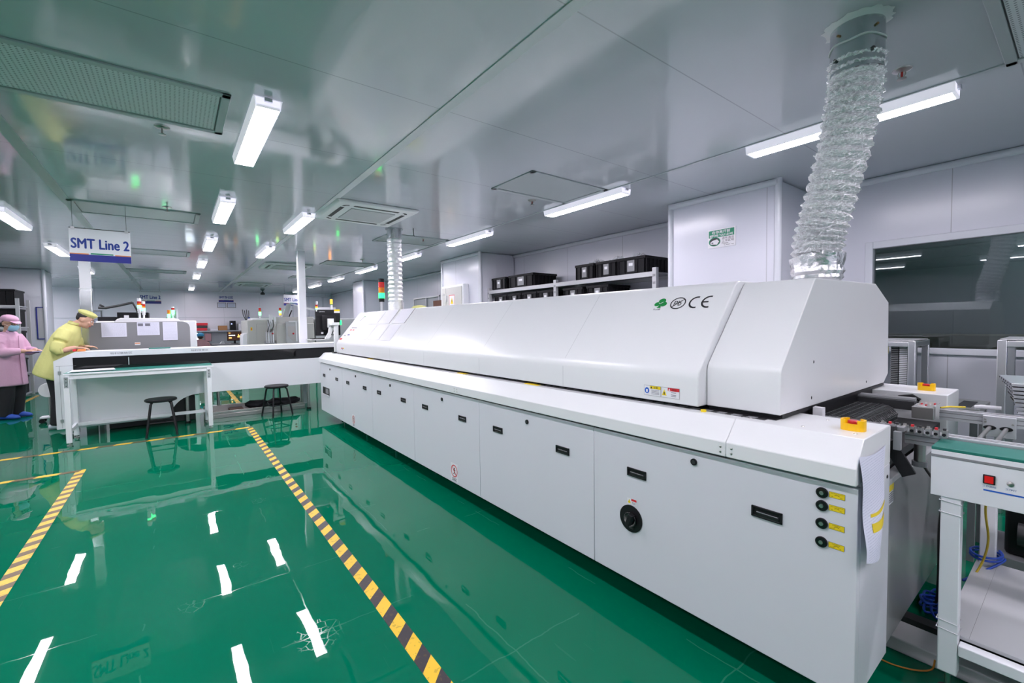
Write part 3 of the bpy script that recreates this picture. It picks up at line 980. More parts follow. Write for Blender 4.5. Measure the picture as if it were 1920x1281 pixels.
# near end cover, closed by its end panel
b = MB()
x0 = -.834
b.prism([(1.645, .832), (1.645, .888), (1.72, .968), (2.02, .968), (2.02, .832)], 'x', x0, OX1, 'oven')
d = b.build('deck_cover', OV, bevel=.003)
for z in (.868, .849):
    b = MB(); b.ball((x0 + .021, 1.6445, z), (.0045, .0025, .0045), 'steel', 10, 6); b.build('rivet', d)
for (x, y) in ((-.62, 1.77), (-.50, 1.93), (-.60, 1.95), (-.47, 1.78), (-.80, 1.77)):
    b = MB(); b.lathe([(.006, 0), (.005, .002), (.001, .003)], (x, y, .968), 'steel', 10); b.build('screw', d)
# end panels
b = MB()
b.box(OX1 - .03, OX1, 1.698, 2.02, .131, .832, 'oven_panel')
ep = b.build('end_panel', OV, bevel=.003)
b = MB(); b.ball((OX1, 1.985, .79), (.003, .007, .007), 'ink', 10, 6); b.build('screw_hole', ep)
b = MB()
b.box(OX1 - .03, OX1 - .012, 2.02, 3.28, .131, .745, 'end_grey')
b.box(OX1 - .045, OX1 - .008, 2.02, 3.28, .735, .756, 'grey')
ep2 = b.build('end_panel', OV, bevel=.003)
fr = frame((OX1 - .012, 2.04, .66), (0, 1, 0), (0, 0, 1))
b = MB()
b.rect(fr, 0, .085, 0, .075, 'label_white', .001)
b.rect(fr, 0, .085, .05, .075, 'label_yellow', .002)
b.poly(fr, [(.004, .053), (.022, .053), (.013, .072)], 'ink', .003)
for zz in (.042, .034, .026, .018, .010): b.rect(fr, .006, .078, zz - .002, zz + .002, 'ink_grey', .002)
b.build('warning_label', ep2)
# back panel and far end panel
MB().box(OX0, OX1, OY1 - .03, OY1, .131, .95, 'oven_panel').build('back_panel', OV)
MB().box(OX0, OX0 + .03, OY0 + .03, OY1 - .03, .131, .94, 'oven_panel').build('end_panel', OV)
# rear deck block with the second emergency stop
b = MB()
b.prism([(3.0, .905), (3.0, .968), (3.30, .968), (3.30, .60), (3.02, .60)], 'x', -.80, -.425, 'oven')
b.prism([(3.2, .95), (3.2, .968), (3.30, .968), (3.30, .95)], 'x', OX0, -.80, 'oven')
b.build('deck_block', OV, bevel=.004)
b = MB()
for k in range(6):
    b.obox((-.60 + .012 * k, 3.0 - .01, .915 + .004 * (k % 2)), (.012, 0, .004), (0, .012, 0), (0, 0, .016), 'black')
b.tube([(-.62, 2.97, .90), (-.60, 2.97, .945), (-.55, 2.97, .955), (-.52, 2.97, .935)], .008, 'black', 8)
b.build('cable_clip', OV)
# dark inside under the hood
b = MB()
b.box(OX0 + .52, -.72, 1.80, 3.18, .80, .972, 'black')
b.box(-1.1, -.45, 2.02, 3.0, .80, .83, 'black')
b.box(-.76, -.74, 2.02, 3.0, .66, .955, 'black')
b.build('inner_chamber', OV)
b = MB()
x = -6.1
while x < -.8:
    b.box(x, x + .035, 1.775, 1.806, .9685, .9705, 'mid')
    x += .06
b.box(-6.15, -.75, 1.772, 1.806, .9665, .9685, 'dark')
b.build('slat_vent', OV)
b = MB()
b.cyl((-.985, 1.755, .968), (-.985, 1.755, .977), .011, 'label_yellow', 16)
b.build('yellow_marker', OV)
for x in (-4.98, -2.95, -2.11): MB().box(x - .06, x + .06, 1.745, 1.775, .968, .9715, 'label_yellow').build('yellow_strip', OV)
# hoods
HX0, HXM, HX1 = -6.32, -1.006, -.712
hood = [(1.75, .985), (1.75, 1.105), (1.757, 1.130), (1.768, 1.148), (2.065, 1.512), (2.085, 1.528), (2.11, 1.534), (2.99, 1.534), (3.24, 1.44), (3.25, 1.03), (3.18, .985)]
b = MB()
n = len(hood)
pts = []
for x in (HX0, HX0 + .06, HXM):
    for (y, z) in hood:
        if x == HX0:
            y2 = 2.5 + (y - 2.5) * .965; z2 = .985 + (z - .985) * .985
            pts.append((x, y2, z2))
        else:
            pts.append((x, y, z))
fs = [tuple(range(n - 1, -1, -1)), tuple(range(2 * n, 3 * n))]
for r in (0, 1):
    fs += [(r * n + j, r * n + (j + 1) % n, (r + 1) * n + (j + 1) % n, (r + 1) * n + j) for j in range(n)]
b.faces(pts, fs, 'oven')
HD = b.build('hood', OV, bevel=.006, seg=3, angle=30)
# thin panel joints of the hood
b = MB()
for x in (-1.825, -2.70, -3.60, -4.38):
    SLP = frame((x, 1.768, 1.148), (1, 0, 0), (0, .632, .775))
    b.rect(SLP, -.0012, .0012, 0, .47, 'grey', .0008)
    b.rect(frame((x, 1.75, .985), (1, 0, 0), (0, 0, 1)), -.0012, .0012, 0, .12, 'grey', .0008)
b.build('panel_joint', HD)
h2 = [(1.816, .985), (1.816, 1.145), (1.824, 1.165), (2.132, 1.510), (2.150, 1.524), (2.995, 1.535), (3.246, 1.44), (3.262, 1.032), (3.18, .985)]
b = MB(); b.prism(h2, 'x', HXM + .002, HX1, 'oven')
HE = b.build('end_hood', OV, bevel=.004, seg=3, angle=30)
for (y, z) in ((2.12, 1.02), (2.86, 1.02), (2.14, 1.17)):
    b = MB(); b.ball((HX1, y, z), (.002, .005, .007), 'ink', 8, 6); b.build('screw_hole', HE)
b = MB(); b.box(-1.0, HX1 + .002, 1.83, 3.17, .972, .985, 'black'); b.build('hood_seal', OV)
# marks on the sloped face: recycling tree, lead-free ring, conformity letters
def slope(x, z):
    """frame on the hood slope at height z"""
    v = V((0, .297, .364)).normalized()
    t = (z - 1.148) / v.z
    return frame(V((x, 1.768, 1.148)) + v * t, (1, 0, 0), v)
LF = .0012
f = slope(-1.362, 1.414)
b = MB()
b.disc(f, .004, .052, .021, .017, 'leaf_green', LF)
b.disc(f, -.018, .032, .017, .014, 'leaf_green', LF)
b.disc(f, .019, .031, .019, .015, 'leaf_green', LF)
b.poly(f, [(-.014, .006), (.012, .006), (.006, .020), (.006, .036), (-.004, .036), (-.004, .020)], 'leaf_green', LF)
b.stroke(f, [(-.010, .040), (-.002, .033), (.014, .045)], .004, 'label_white', LF + .0006)
b.text(f, 'RoHS', -.026, -.008, .040, .010, 'ink_grey', LF, .01)
b.build('recycling_tree_mark', HD)
f = slope(-1.261, 1.439)
b = MB()
b.stroke(f, [(.039 * math.cos(k * PI / 20), .035 * math.sin(k * PI / 20)) for k in range(41)], .006, 'ink', LF)
b.text(f, 'Pb', -.022, -.015, .042, .030, 'ink', LF)
b.stroke(f, [(-.028, -.025), (.028, .025)], .005, 'ink', LF)
b.build('lead_free_mark', HD)
f = slope(-1.172, 1.439)
b = MB()
arc = lambda cx, r, a0, a1, n=18: [(cx + r * math.cos(a0 + (a1 - a0) * k / n), r * math.sin(a0 + (a1 - a0) * k / n)) for k in range(n + 1)]
b.stroke(f, arc(.008, .033, PI * .42, PI * 1.58), .009, 'ink', LF)
b.stroke(f, arc(.072, .033, PI * .42, PI * 1.58), .009, 'ink', LF)
b.stroke(f, [(.042, 0), (.070, 0)], .009, 'ink', LF)
b.build('conformity_mark', HD)
f = slope(-5.99, 1.418)
b = MB()
b.stroke(f, [(-.01, .0), (.02, .003), (.05, .065)], .012, 'ink_grey', LF)
b.stroke(f, [(.045, .066), (.115, .066)], .014, 'leaf_green', LF)
b.stroke(f, [(.052, .0), (.078, .062)], .010, 'ink_grey', LF)
b.build('maker_mark', HD)
f = slope(-6.12, 1.20)
b = MB()
b.rect(f, .02, .24, .15, .163, 'ink_grey', LF)
b.rect(f, .02, .10, .11, .130, 'label_red', LF)
b.rect(f, .13, .20, .11, .130, 'label_red', LF)
b.rect(f, .08, .17, .03, .045, 'navy', LF)
b.rect(f, -.05, .03, .018, .030, 'ink_grey', LF)
b.rect(f, -.12, -.02, -.05, -.02, 'label_red', LF)
b.build('small_sticker', HD)
# paired warning labels on the hood fascia
fr = frame((-1.276, 1.75, 1.006), (1, 0, 0), (0, 0, 1))
b = MB()
b.rect(fr, 0, .090, 0, .047, 'ink_grey', .001)
b.rect(fr, .0012, .0888, .0012, .0458, 'label_white', .0014)
b.disc(fr, .016, .023, .0125, .014, 'label_blue', .0018)
b.poly(fr, [(.012, .015), (.020, .015), (.021, .028), (.011, .028)], 'label_white', .0022)
b.rect(fr, .032, .0888, .032, .0458, 'label_yellow', .0018)
b.poly(fr, [(.035, .034), (.045, .034), (.040, .044)], 'ink', .0022)
b.text(fr, '注意', .052, .035, .022, .008, 'ink', .0022)
for zz in (.027, .021, .015, .009): b.rect(fr, .040, .082, zz - .001, zz + .001, 'ink_grey', .0018)
b.build('warning_label', HD)
b = MB()
fr = frame((-1.184, 1.75, 1.006), (1, 0, 0), (0, 0, 1))
b.rect(fr, 0, .092, 0, .047, 'ink_grey', .001)
b.rect(fr, .0012, .0908, .0012, .0458, 'label_white', .0014)
b.poly(fr, [(.004, .010), (.028, .010), (.016, .038)], 'label_yellow', .0018)
b.rect(fr, .0135, .0185, .013, .026, 'ink', .0022)
b.rect(fr, .034, .0908, .032, .0458, 'label_red', .0018)
b.poly(fr, [(.037, .034), (.047, .034), (.042, .044)], 'label_white', .0022)
b.text(fr, '危险', .056, .035, .022, .008, 'ink', .0022)
for zz in (.026, .016, .010): b.rect(fr, .050, .075, zz - .0012, zz + .0012, 'ink_grey', .0018)
b.build('warning_label', HD)
fr = frame((-6.04, 1.75, 1.022), (1, 0, 0), (0, 0, 1))
b = MB()
b.rect(fr, 0, .11, 0, .04, 'label_white', .001)
b.rect(fr, 0, .045, .022, .04, 'label_red', .0018)
b.rect(fr, .06, .11, .025, .04, 'label_yellow', .0018)
b.rect(fr, .045, .06, .012, .025, 'label_blue', .0018)
b.build('warning_label', HD)
# emergency stops
def estop(cx, cy, z):
    g = MB()
    n = 32
    def sup(k, rx, ry):
        a = k * 2 * PI / n
        return (rx * math.copysign(abs(math.cos(a)) ** .7, math.cos(a)), ry * math.copysign(abs(math.sin(a)) ** .7, math.sin(a)))
    rx, ry = .035, .026
    i0 = g.mi('yellow')
    def hh(x):      # guard wall is cut away in the middle
        return .024 if abs(x) < .0155 else .037
    ro = [sup(k, rx, ry) for k in range(n)]
    ri = [sup(k, rx - .006, ry - .006) for k in range(n)]
    for k in range(n):
        q = (k + 1) % n
        xm = (ro[k][0] + ro[q][0]) / 2
        h = hh(xm) if abs(ro[k][1] + ro[q][1]) > .01 else .037
        o0, o1, i_0, i_1 = ro[k], ro[q], ri[k], ri[q]
        P = [(cx + a, cy + c, z + e) for (a, c) in (o0, o1, i_1, i_0) for e in (0, h)]
        g.faces(P, [(0, 2, 3, 1), (4, 6, 7, 5), (1, 3, 5, 7), (0, 1, 7, 6), (2, 4, 5, 3)], 'yellow')
    g.faces([(cx + p[0], cy + p[1], z + .012) for p in ro], [tuple(range(n))], 'yellow')
    es = g.build('emergency_stop', OV, smooth=True, angle=50)
    g = MB(); g.lathe([(.010, .012), (.010, .022), (.016, .024), (.0165, .030), (.014, .0335), (.002, .034)], (cx, cy, z), 'red', 24)
    g.build('red_button', es)
estop(-.492, 1.842, .968)
estop(-.525, 3.135, .968)
# signal tower on the hood
def tower_parts(par, x, y, z0, zl, r, segs, cap='black', pole='alu', nm='signal_tower', sub=True):
    """pole from z0 to zl, then stacked lenses (height, material)"""
    b = MB(); b.cyl((x, y, z0), (x, y, zl), r * .55, pole, 12)
    b.cyl((x, y, zl), (x, y, zl + r * 1.2), r * .9, cap, 16)
    top = b.build('pole', par) if not sub else b.build(nm, par)
    z = zl + r * 1.2
    host = top if sub else par
    for hgt, m in segs:
        b = MB(); b.cyl((x, y, z), (x, y, z + hgt), r, m, 20)
        nmx = {'black': 'cap', 'label_white': 'cap', 'white': 'cap'}.get(m, ('red' if 'red' in m else 'amber' if 'amber' in m else 'green') + '_lens')
        b.build(nmx, host, bevel=r * .08)
        z += hgt
    return top
tower_parts(OV, -6.08, 2.33, 1.534, 1.68, .041, [(.075, 'lit_green'), (.075, 'lens_amber'), (.075, 'lens_red'), (.05, 'black')])
# conveyor inside the open end
b = MB()
for k in range(24):
    y = 2.10 + k * .026
    b.tube([(-1.1, y, .935), (-.62, y, .935), (-.575, y, .925), (-.55, y, .90), (-.555, y, .87)], .0022, 'wire_mesh', 5)
for k in range(18):
    x = -1.08 + k * .027
    b.tube([(x, 2.10, .936), (x, 2.70, .936)], .002, 'wire_mesh', 5)
for a in range(6):
    t_ = a * .35
    b.tube([(-.605 + .055 * math.sin(t_), 2.10, .882 + .055 * math.cos(t_)), (-.605 + .055 * math.sin(t_), 2.70, .882 + .055 * math.cos(t_))], .002, 'wire_mesh', 5)
mb_ = b.build('mesh_belt', OV)
b = MB(); b.cyl((-.605, 2.08, .882), (-.605, 2.72, .882), .05, 'dark', 24); b.build('belt_roller', OV)
b = MB()
b.box(-1.1, -.50, 2.74, 2.80, .915, .955, 'dark')
b.tube([(-1.1, 2.77, .96), (-.50, 2.77, .96)], .014, 'mid', 10)
b.build('guide_rail', OV)
b = MB()
b.box(-1.1, -.44, 2.12, 2.15, .90, .945, 'dark')
b.box(-.75, -.42, 2.15, 2.19, .925, .94, 'mid')
b.build('guide_rail', OV)
b = MB()
b.box(-.70, -.665, 2.10, 2.13, .945, .985, 'label_white')
b.cyl((-.72, 2.14, .94), (-.72, 2.14, .985), .022, 'black', 16)
b.build('sensor', OV)
b = MB()
b.box(-.50, -.425, 2.69, 2.73, .889, .943, 'steel')
b.box(-.495, -.43, 2.70, 2.86, .943, .947, 'alu')
b.build('drive_box', OV, bevel=.003)
b = MB()
b = None
for k in range(7): MB().box(-.49 + k * .010, -.484 + k * .010, 2.72 + (k % 3) * .03, 2.735 + (k % 3) * .03, .947, .952, 'label_red' if k % 2 else 'label_white').build('connector', OV)
b = MB()
for k in range(9):
    x = -.50 + k * .022
    b.box(x, x + .014, 2.19, 2.225, .915, .940, 'steel')
    b.cyl((x + .007, 2.19, .926), (x + .007, 2.186, .926), .0055, 'black', 10)
    b.box(x + .002, x + .010, 2.20, 2.212, .940, .947, ('steel', 'label_red', 'dark')[k % 3])
b.build('conveyor_chain', OV)
b = MB()
b.obox((-.415, 2.06, .845), (.018, 0, .010), (0, .006, 0), (-.030, 0, .055), 'black')
b.box(-.425, -.405, 2.03, 2.05, .88, .945, 'mid')
b.build('cover_bracket', OV)
b = MB()
b.cyl((-.40, 2.30, .865), (-.40, 2.30, .79), .018, 'steel', 16)
b.cyl((-.40, 2.30, .79), (-.40, 2.30, .77), .024, 'mid', 16)
b.build('rail_bracket', OV)

# form hanging on the near end of the oven
b = MB()
i0 = b.mi('form')
nx, nz = 8, 14
P, Fc = [], []
for a in range(nz + 1):
    for c in range(nx + 1):
        u, v = c / nx, a / nz
        y = 1.655 + .285 * u * (1 - .12 * v) - .02 * v + .012 * math.sin(v * 5) * (1 - u)
        z = .925 - .31 * v - .03 * u * v - .02 * math.sin(u * 2.5)
        x = OX1 + .004 + .018 * math.sin(u * PI) * v + .022 * (1 - u) * v + .006 * (1 + math.sin(v * 9 + u * 3)) * v
        P.append((x, y, z))
for a in range(nz):
    for c in range(nx):
        k0 = a * (nx + 1) + c
        Fc.append((k0, k0 + 1, k0 + nx + 2, k0 + nx + 1))
b.faces(P, Fc, 'form')
t = b.build('form_sheet', angle=180)
tag(t, 'curled paper form with yellow highlighter taped to the near end of the oven', 'paper')
def band(v0, v1, u0, u1):
    q = MB()
    pts, fs = [], []
    m = 8
    for j in range(m + 1):
        u = u0 + (u1 - u0) * j / m
        for v in (v0, v1):
            v -= .05 * (u - u0)
            y = 1.655 + .285 * u * (1 - .12 * v) - .02 * v + .012 * math.sin(v * 5) * (1 - u)
            z = .925 - .31 * v - .03 * u * v - .02 * math.sin(u * 2.5)
            x = OX1 + .0052 + .018 * math.sin(u * PI) * v + .022 * (1 - u) * v + .006 * (1 + math.sin(v * 9 + u * 3)) * v
            pts.append((x, y, z))
    for j in range(m): fs.append((2 * j, 2 * j + 1, 2 * j + 3, 2 * j + 2))
    q.faces(pts, fs, 'label_yellow')
    return q
q = band(.555, .585, .22, .95); q.build('highlighter_mark', t)
q = band(.64, .72, .22, .95); q.build('highlighter_mark', t)

# sheets taped along the far end of the hood slope
LOWER, UPPER = (1.185, 1.355), (1.368, 1.53)
sheets = [
    (-5.56, -5.22, LOWER, 'white sheet on the oven hood, lower row, nearest the monitor end'),
    (-5.16, -4.83, LOWER, 'white sheet on the oven hood, middle of the lower row'),
    (-4.80, -4.50, LOWER, 'white sheet on the oven hood, lower row, nearest the camera'),
    (-5.58, -5.26, UPPER, 'white sheet on the oven hood, upper row, beside the green maker mark'),
    (-5.23, -4.88, UPPER, 'white sheet on the oven hood, middle of the upper row'),
    (-4.80, -4.46, UPPER, 'white sheet on the oven hood, upper row, nearest the camera'),
]
for x0, x1, (z0, z1), lab in sheets:
    f = slope(x0, z0)
    L = (z1 - z0) / .775
    o_, u_, v_ = f
    nrm = u_.cross(v_).normalized()
    b = MB()
    b.obox(o_ + u_ * (x1 - x0) / 2 + v_ * L / 2 + nrm * .0022, u_ * (x1 - x0) / 2, v_ * L / 2, nrm * .0006, 'print')
    s_ = b.build('notice_sheet')
    tag(s_, lab, 'paper', 'sheets taped to the oven hood')
    if z0 > 1.3 and x1 > -5.0:
        q = MB(); q.rect(f, (x1 - x0), (x1 - x0) + .010, .0, L, 'ink', .0015); q.build('dark_edge', s_)

# ------------------------------------------------------------------ exhaust ducts
def corrugated(mb, path, r, pitch, depth, m, n=40, crumple=.0):
    """ringed flexible hose along a poly-line"""
    pts = []
    path = [V(p) for p in path]
    # catmull-rom resample
    dense = []
    for i in range(len(path) - 1):
        p0, p1, p2, p3 = path[max(i - 1, 0)], path[i], path[i + 1], path[min(i + 2, len(path) - 1)]
        for k in range(60):
            t = k / 60
            dense.append(.5 * ((2 * p1) + (-p0 + p2) * t + (2 * p0 - 5 * p1 + 4 * p2 - p3) * t * t + (-p0 + 3 * p1 - 3 * p2 + p3) * t ** 3))
    dense.append(path[-1])
    step = pitch / 6
    acc, out = 0, [dense[0]]
    for a, b_ in zip(dense, dense[1:]):
        acc += (b_ - a).length
        if acc >= step:
            out.append(b_); acc = 0
    i0 = mb.mi(m)
    R = []
    for i, p in enumerate(out):
        a = out[max(i - 1, 0)]; c = out[min(i + 1, len(out) - 1)]
        t = (c - a).normalized()
        nx = V((1, 0, 0)); nx = (nx - t * nx.dot(t)).normalized(); ny = t.cross(nx)
        rr = r - depth * abs((i % 6) / 3 - 1)
        ring = []
        for k in range(n):
            j = random.uniform(-crumple, crumple)
            al = k * 2 * PI / n
            ring.append(mb.bm.verts.new(p + (rr + j) * (math.cos(al) * nx + math.sin(al) * ny) + t * random.uniform(-crumple, crumple) * .5))
        R.append(ring)
    for p, q in zip(R, R[1:]):
        for k in range(n):
            mb.bm.faces.new((p[k], p[(k + 1) % n], q[(k + 1) % n], q[k])).material_index = i0
    return mb

t = thing('exhaust_duct', 'thick crumpled silver exhaust duct rising from the near end of the oven', 'duct', (-.80, 2.47, 1.53))
b = MB(); b.cyl((-.672, 2.475, 2.44), (-.672, 2.475, H), .099, 'galv', 48)
cl = b.build('collar', t)
b = MB()
def ragged(cx, cy, z, r0, r1, hz, m, mbb, n=48, amp=.012):
    i0 = mbb.mi(m)
    A, Bq, Cq = [], [], []
    for k in range(n):
        al = k * 2 * PI / n
        ra = r1 + random.uniform(-amp, amp)
        A.append(mbb.bm.verts.new((cx + r0 * math.cos(al), cy + r0 * math.sin(al), z - hz)))
        Bq.append(mbb.bm.verts.new((cx + (r0 + .01) * math.cos(al), cy + (r0 + .01) * math.sin(al), z - hz * .45)))
        Cq.append(mbb.bm.verts.new((cx + ra * math.cos(al), cy + ra * math.sin(al), z - .001)))
    for p, q in ((A, Bq), (Bq, Cq)):
        for k in range(n):
            mbb.bm.faces.new((p[k], p[(k + 1) % n], q[(k + 1) % n], q[k])).material_index = i0
ragged(-.672, 2.475, H, .0985, .128, .016, 'silicone', b)
b.build('ceiling_seal', t)
b = MB()
b.tube([(-.672 + .1005 * math.cos(a), 2.475 + .1005 * math.sin(a), 2.565 + .004 * math.sin(5 * a)) for a in [i * PI / 24 for i in range(49)]], .0045, 'silicone', 6)
b.build('sealant_bead', cl)
for a in (-2.0, -.6):
    b = MB(); b.cyl((-.672 + .098 * math.cos(a), 2.475 + .098 * math.sin(a), 2.60), (-.672 + .108 * math.cos(a), 2.475 + .108 * math.sin(a), 2.60), .005, 'cardboard', 8)
    b.build('fixing_screw', cl)
    b = MB(); b.cyl((-.672 + .098 * math.cos(a - .15), 2.475 + .098 * math.sin(a - .15), 2.50), (-.672 + .106 * math.cos(a - .15), 2.475 + .106 * math.sin(a - .15), 2.50), .009, 'dark', 10)
    b.build('rubber_plug', cl)
b = MB()
corrugated(b, [(-.672, 2.475, 2.515), (-.680, 2.475, 2.36), (-.712, 2.474, 2.15), (-.765, 2.472, 1.92), (-.808, 2.472, 1.74), (-.818, 2.472, 1.63)], .107, .0285, .017, 'foil', 88, .0058)
b.build('flexible_hose', t, smooth=False)
b = MB()
i0 = b.mi('foil_smooth')
R = []
for i, (z, r) in enumerate(((1.530, .094), (1.545, .104), (1.56, .101), (1.575, .108), (1.60, .104), (1.625, .109), (1.645, .113), (1.652, .112))):
    ring = []
    for k in range(64):
        al = k * 2 * PI / 64
        j = random.uniform(-.004, .004)
        zz = z + (random.uniform(-.004, .004) + .010 * math.sin(al * 1 + 2.2) if i > 5 else 0)
        ring.append(b.bm.verts.new((-.815 + (r + j) * math.cos(al), 2.472 + (r + j) * math.sin(al), zz)))
    R.append(ring)
for p, q in zip(R, R[1:]):
    for k in range(64):
        b.bm.faces.new((p[k], p[(k + 1) % 64], q[(k + 1) % 64], q[k])).material_index = i0
b.build('foil_wrap', t, angle=25)

t = thing('exhaust_duct', 'slim straight silver exhaust duct at the far end of the oven', 'duct', (-5.80, 2.42, 1.53))
b = MB(); b.cyl((-5.80, 2.42, 2.52), (-5.80, 2.42, H), .097, 'galv', 36); b.build('collar', t)
b = MB(); b.lathe([(.115, 0), (.115, -.012), (.098, -.014)], (-5.80, 2.42, H), 'galv', 36); b.build('ceiling_flange', t)
b = MB(); corrugated(b, [(-5.80, 2.42, 2.53), (-5.80, 2.42, 2.2), (-5.80, 2.42, 1.9), (-5.80, 2.42, 1.64)], .101, .045, .012, 'clearduct', 36, .0015)
b.build('flexible_hose', t, angle=180)
b = MB(); b.cyl((-5.80, 2.42, 1.535), (-5.80, 2.42, 1.66), .103, 'clearduct', 36); b.build('sleeve', t)
# ceiling hook by the duct
b = MB(); b.tube([(-5.62, 2.62, H), (-5.62, 2.62, H - .05), (-5.61, 2.62, H - .10), (-5.59, 2.62, H - .11)], .006, 'dark', 8)
tag(b.build('ceiling_hook'), 'small dark hook hanging from the ceiling beside the slim duct', 'hook')
# yellow cloth cap lying on the hood behind the slim duct
b = MB(); b.loft([((-5.50, 2.62, 1.535), (.13, 0, 0), (0, .10, 0)), ((-5.50, 2.62, 1.57), (.135, 0, 0), (0, .10, 0)), ((-5.49, 2.62, 1.60), (.10, 0, 0), (0, .075, 0)), ((-5.48, 2.62, 1.612), (.04, 0, 0), (0, .03, 0))], 'lime')
tag(b.build('folded_cloth', angle=180), 'pale yellow cloth lying on the oven hood behind the slim duct', 'cloth')

# ------------------------------------------------------------------ monitor on an arm
t = thing('monitor_arm', 'black monitor seen from behind on a white post at the oven end', 'monitor', (-6.45, 1.80, .968))
b = MB(); b.box(-6.50, -6.40, 1.75, 1.85, .9685, .985, 'black'); b.build('foot', t, bevel=.006)
b = MB(); b.box(-6.478, -6.422, 1.772, 1.828, .985, 1.39, 'white_plastic'); b.build('post', t, bevel=.006)
b = MB()
b.box(-6.56, -6.41, 1.735, 1.84, 1.36, 1.40, 'white_plastic')
b.box(-6.58, -6.54, 1.72, 1.80, 1.33, 1.455, 'white_plastic')
for (y, z) in ((1.735, 1.345), (1.76, 1.345), (1.735, 1.37), (1.76, 1.37)): b.ball((-6.539, y, z), .004, 'dark', 8, 6)
b.build('mounting_bracket', t, bevel=.004)
b = MB()
b.prism([(1.67, 1.17), (1.73, 1.17), (1.79, 1.25), (1.79, 1.33), (1.73, 1.33), (1.72, 1.26)], 'x', -6.56, -6.52, 'white_plastic')
b.tube([(-6.515, 1.79, 1.30), (-6.515, 1.765, 1.25), (-6.515, 1.755, 1.22)], .006, 'black', 8)
b.build('tilt_arm', t, bevel=.004)
b = MB()
b.box(-6.70, -6.665, 1.585, 1.925, 1.215, 1.585, 'black')
sc_ = b.build('screen_housing', t, bevel=.008)
b = MB(); b.box(-6.665, -6.60, 1.66, 1.84, 1.29, 1.50, 'black'); b.build('housing_hump', sc_, bevel=.01)
b = MB(); b.box(-6.61, -6.575, 1.72, 1.80, 1.34, 1.45, 'dark'); b.build('swivel_plate', t)
fr = frame((-6.6645, 1.585, 1.215), (0, 1, 0), (0, 0, 1))
b = MB(); b.text(fr, 'Lenovo', .05, .335, .075, .017, 'label_white', .001, .01); b.disc(fr, .016, .353, .010, .010, 'label_white', .001)
b.rect(fr, .07, .10, .025, .05, 'label_white', .001); b.build('marking', sc_)
fr = frame((-6.6645, 1.86, 1.54), (0, 1, 0), (0, 0, 1))
b = MB(); b.rect(fr, -.02, .06, 0, .05, 'label_white', .001); b.rect(fr, -.02, .06, .025, .05, 'label_yellow', .002); b.build('yellow_label', sc_)
b = MB(); b.box(-6.78, -6.53, 1.47, 1.73, 1.155, 1.165, 'white_plastic'); b.build('keyboard_tray', t, bevel=.003)
b = MB()
b.box(-6.74, -6.60, 1.52, 1.70, 1.165, 1.180, 'black')
b.tube([(-6.64, 1.76, 1.23), (-6.62, 1.75, 1.18), (-6.60, 1.68, 1.17), (-6.58, 1.58, 1.175), (-6.58, 1.52, 1.17)], .006, 'black', 6)
b.build('keyboard', t)

# ------------------------------------------------------------------ conveyor bench at the right edge
t = thing('conveyor_bench', 'white inspection conveyor bench with a green mat at the right edge', 'bench', (.4, 2.45, 0))
BX0, BX1 = -.333, 1.35
b = MB(); b.box(BX0, BX1, 2.085, 2.10, .733, .892, 'white'); b.box(BX0, BX1, 2.083, 2.086, .868, .877, 'mid')
fp = b.build('front_panel', t, bevel=.003)
MB().box(BX0, BX0 + .015, 2.10, 2.24, .733, .892, 'white').build('side_panel', t)
MB().box(BX0, BX1, 2.085, 2.24, .892, .903, 'green_mat').build('green_mat', t, bevel=.002)
fr = frame((0, 2.085, 0), (1, 0, 0), (0, 0, 1))
b = MB(); b.box(-.2075, -.1795, 2.079, 2.085, .807, .837, 'black'); rk = b.build('power_switch', fp, bevel=.002)
b = MB(); b.prism([(2.0775, .811), (2.0775, .821), (2.0745, .8335), (2.079, .8335), (2.079, .811)], 'x', -.2035, -.1835, 'lit_red')
b.build('rocker', rk)
b = MB(); b.lathe([(.0085, 0), (.008, .003), (.005, .0045), (.001, .005)], (0, 0, 0), 'steel', 20)
for v in b.bm.verts: v.co = V((-.1475 + v.co.x, 2.085 - v.co.z, .819 + v.co.y))
b.build('key_switch', fp)
b = MB(); b.text(fr, '工作启动', -.208, .796, .030, .006, 'sign_blue', .001); b.text(fr, '工作灯', -.158, .798, .024, .006, 'sign_blue', .001)
b.build('lettering', fp)
b = MB(); b.rect(fr, -.206, .4, .783, .788, 'label_blue', .001); b.build('blue_stripe', fp)
for (x, y) in ((-.307, 2.09), (-.290, 2.86), (1.0, 2.09), (1.0, 2.86)):
    lg = MB().box(x, x + .05, y, y + .05, .115, .735, 'white').build('leg', t, bevel=.003)
    b = MB(); b.cyl((x + .025, y + .025, .05), (x + .025, y + .025, .115), .008, 'steel', 10); b.cyl((x + .025, y + .025, 0), (x + .025, y + .025, .05), .025, 'black', 16)
    b.build('foot', lg)
for y in (2.09, 2.87): MB().box(-.255, 1.0, y, y + .04, .19, .228, 'white').build('stretcher', t, bevel=.003)
b = MB(); b.box(-.300, 1.05, 2.14, 2.90, .228, .24, 'grey'); b.box(-.235, -.2345, 2.14, 2.90, .24, .2405, 'dark'); b.build('shelf', t, bevel=.002)
b = MB()
for z in (.72, .68, .30, .27):
    b = MB(); b.tube([(-.310, 2.087, z), (-.255, 2.087, z - .004), (-.255, 2.142, z - .004), (-.310, 2.142, z), (-.310, 2.087, z)], .0016, 'label_white', 5)
    b.build('cable_tie', t)
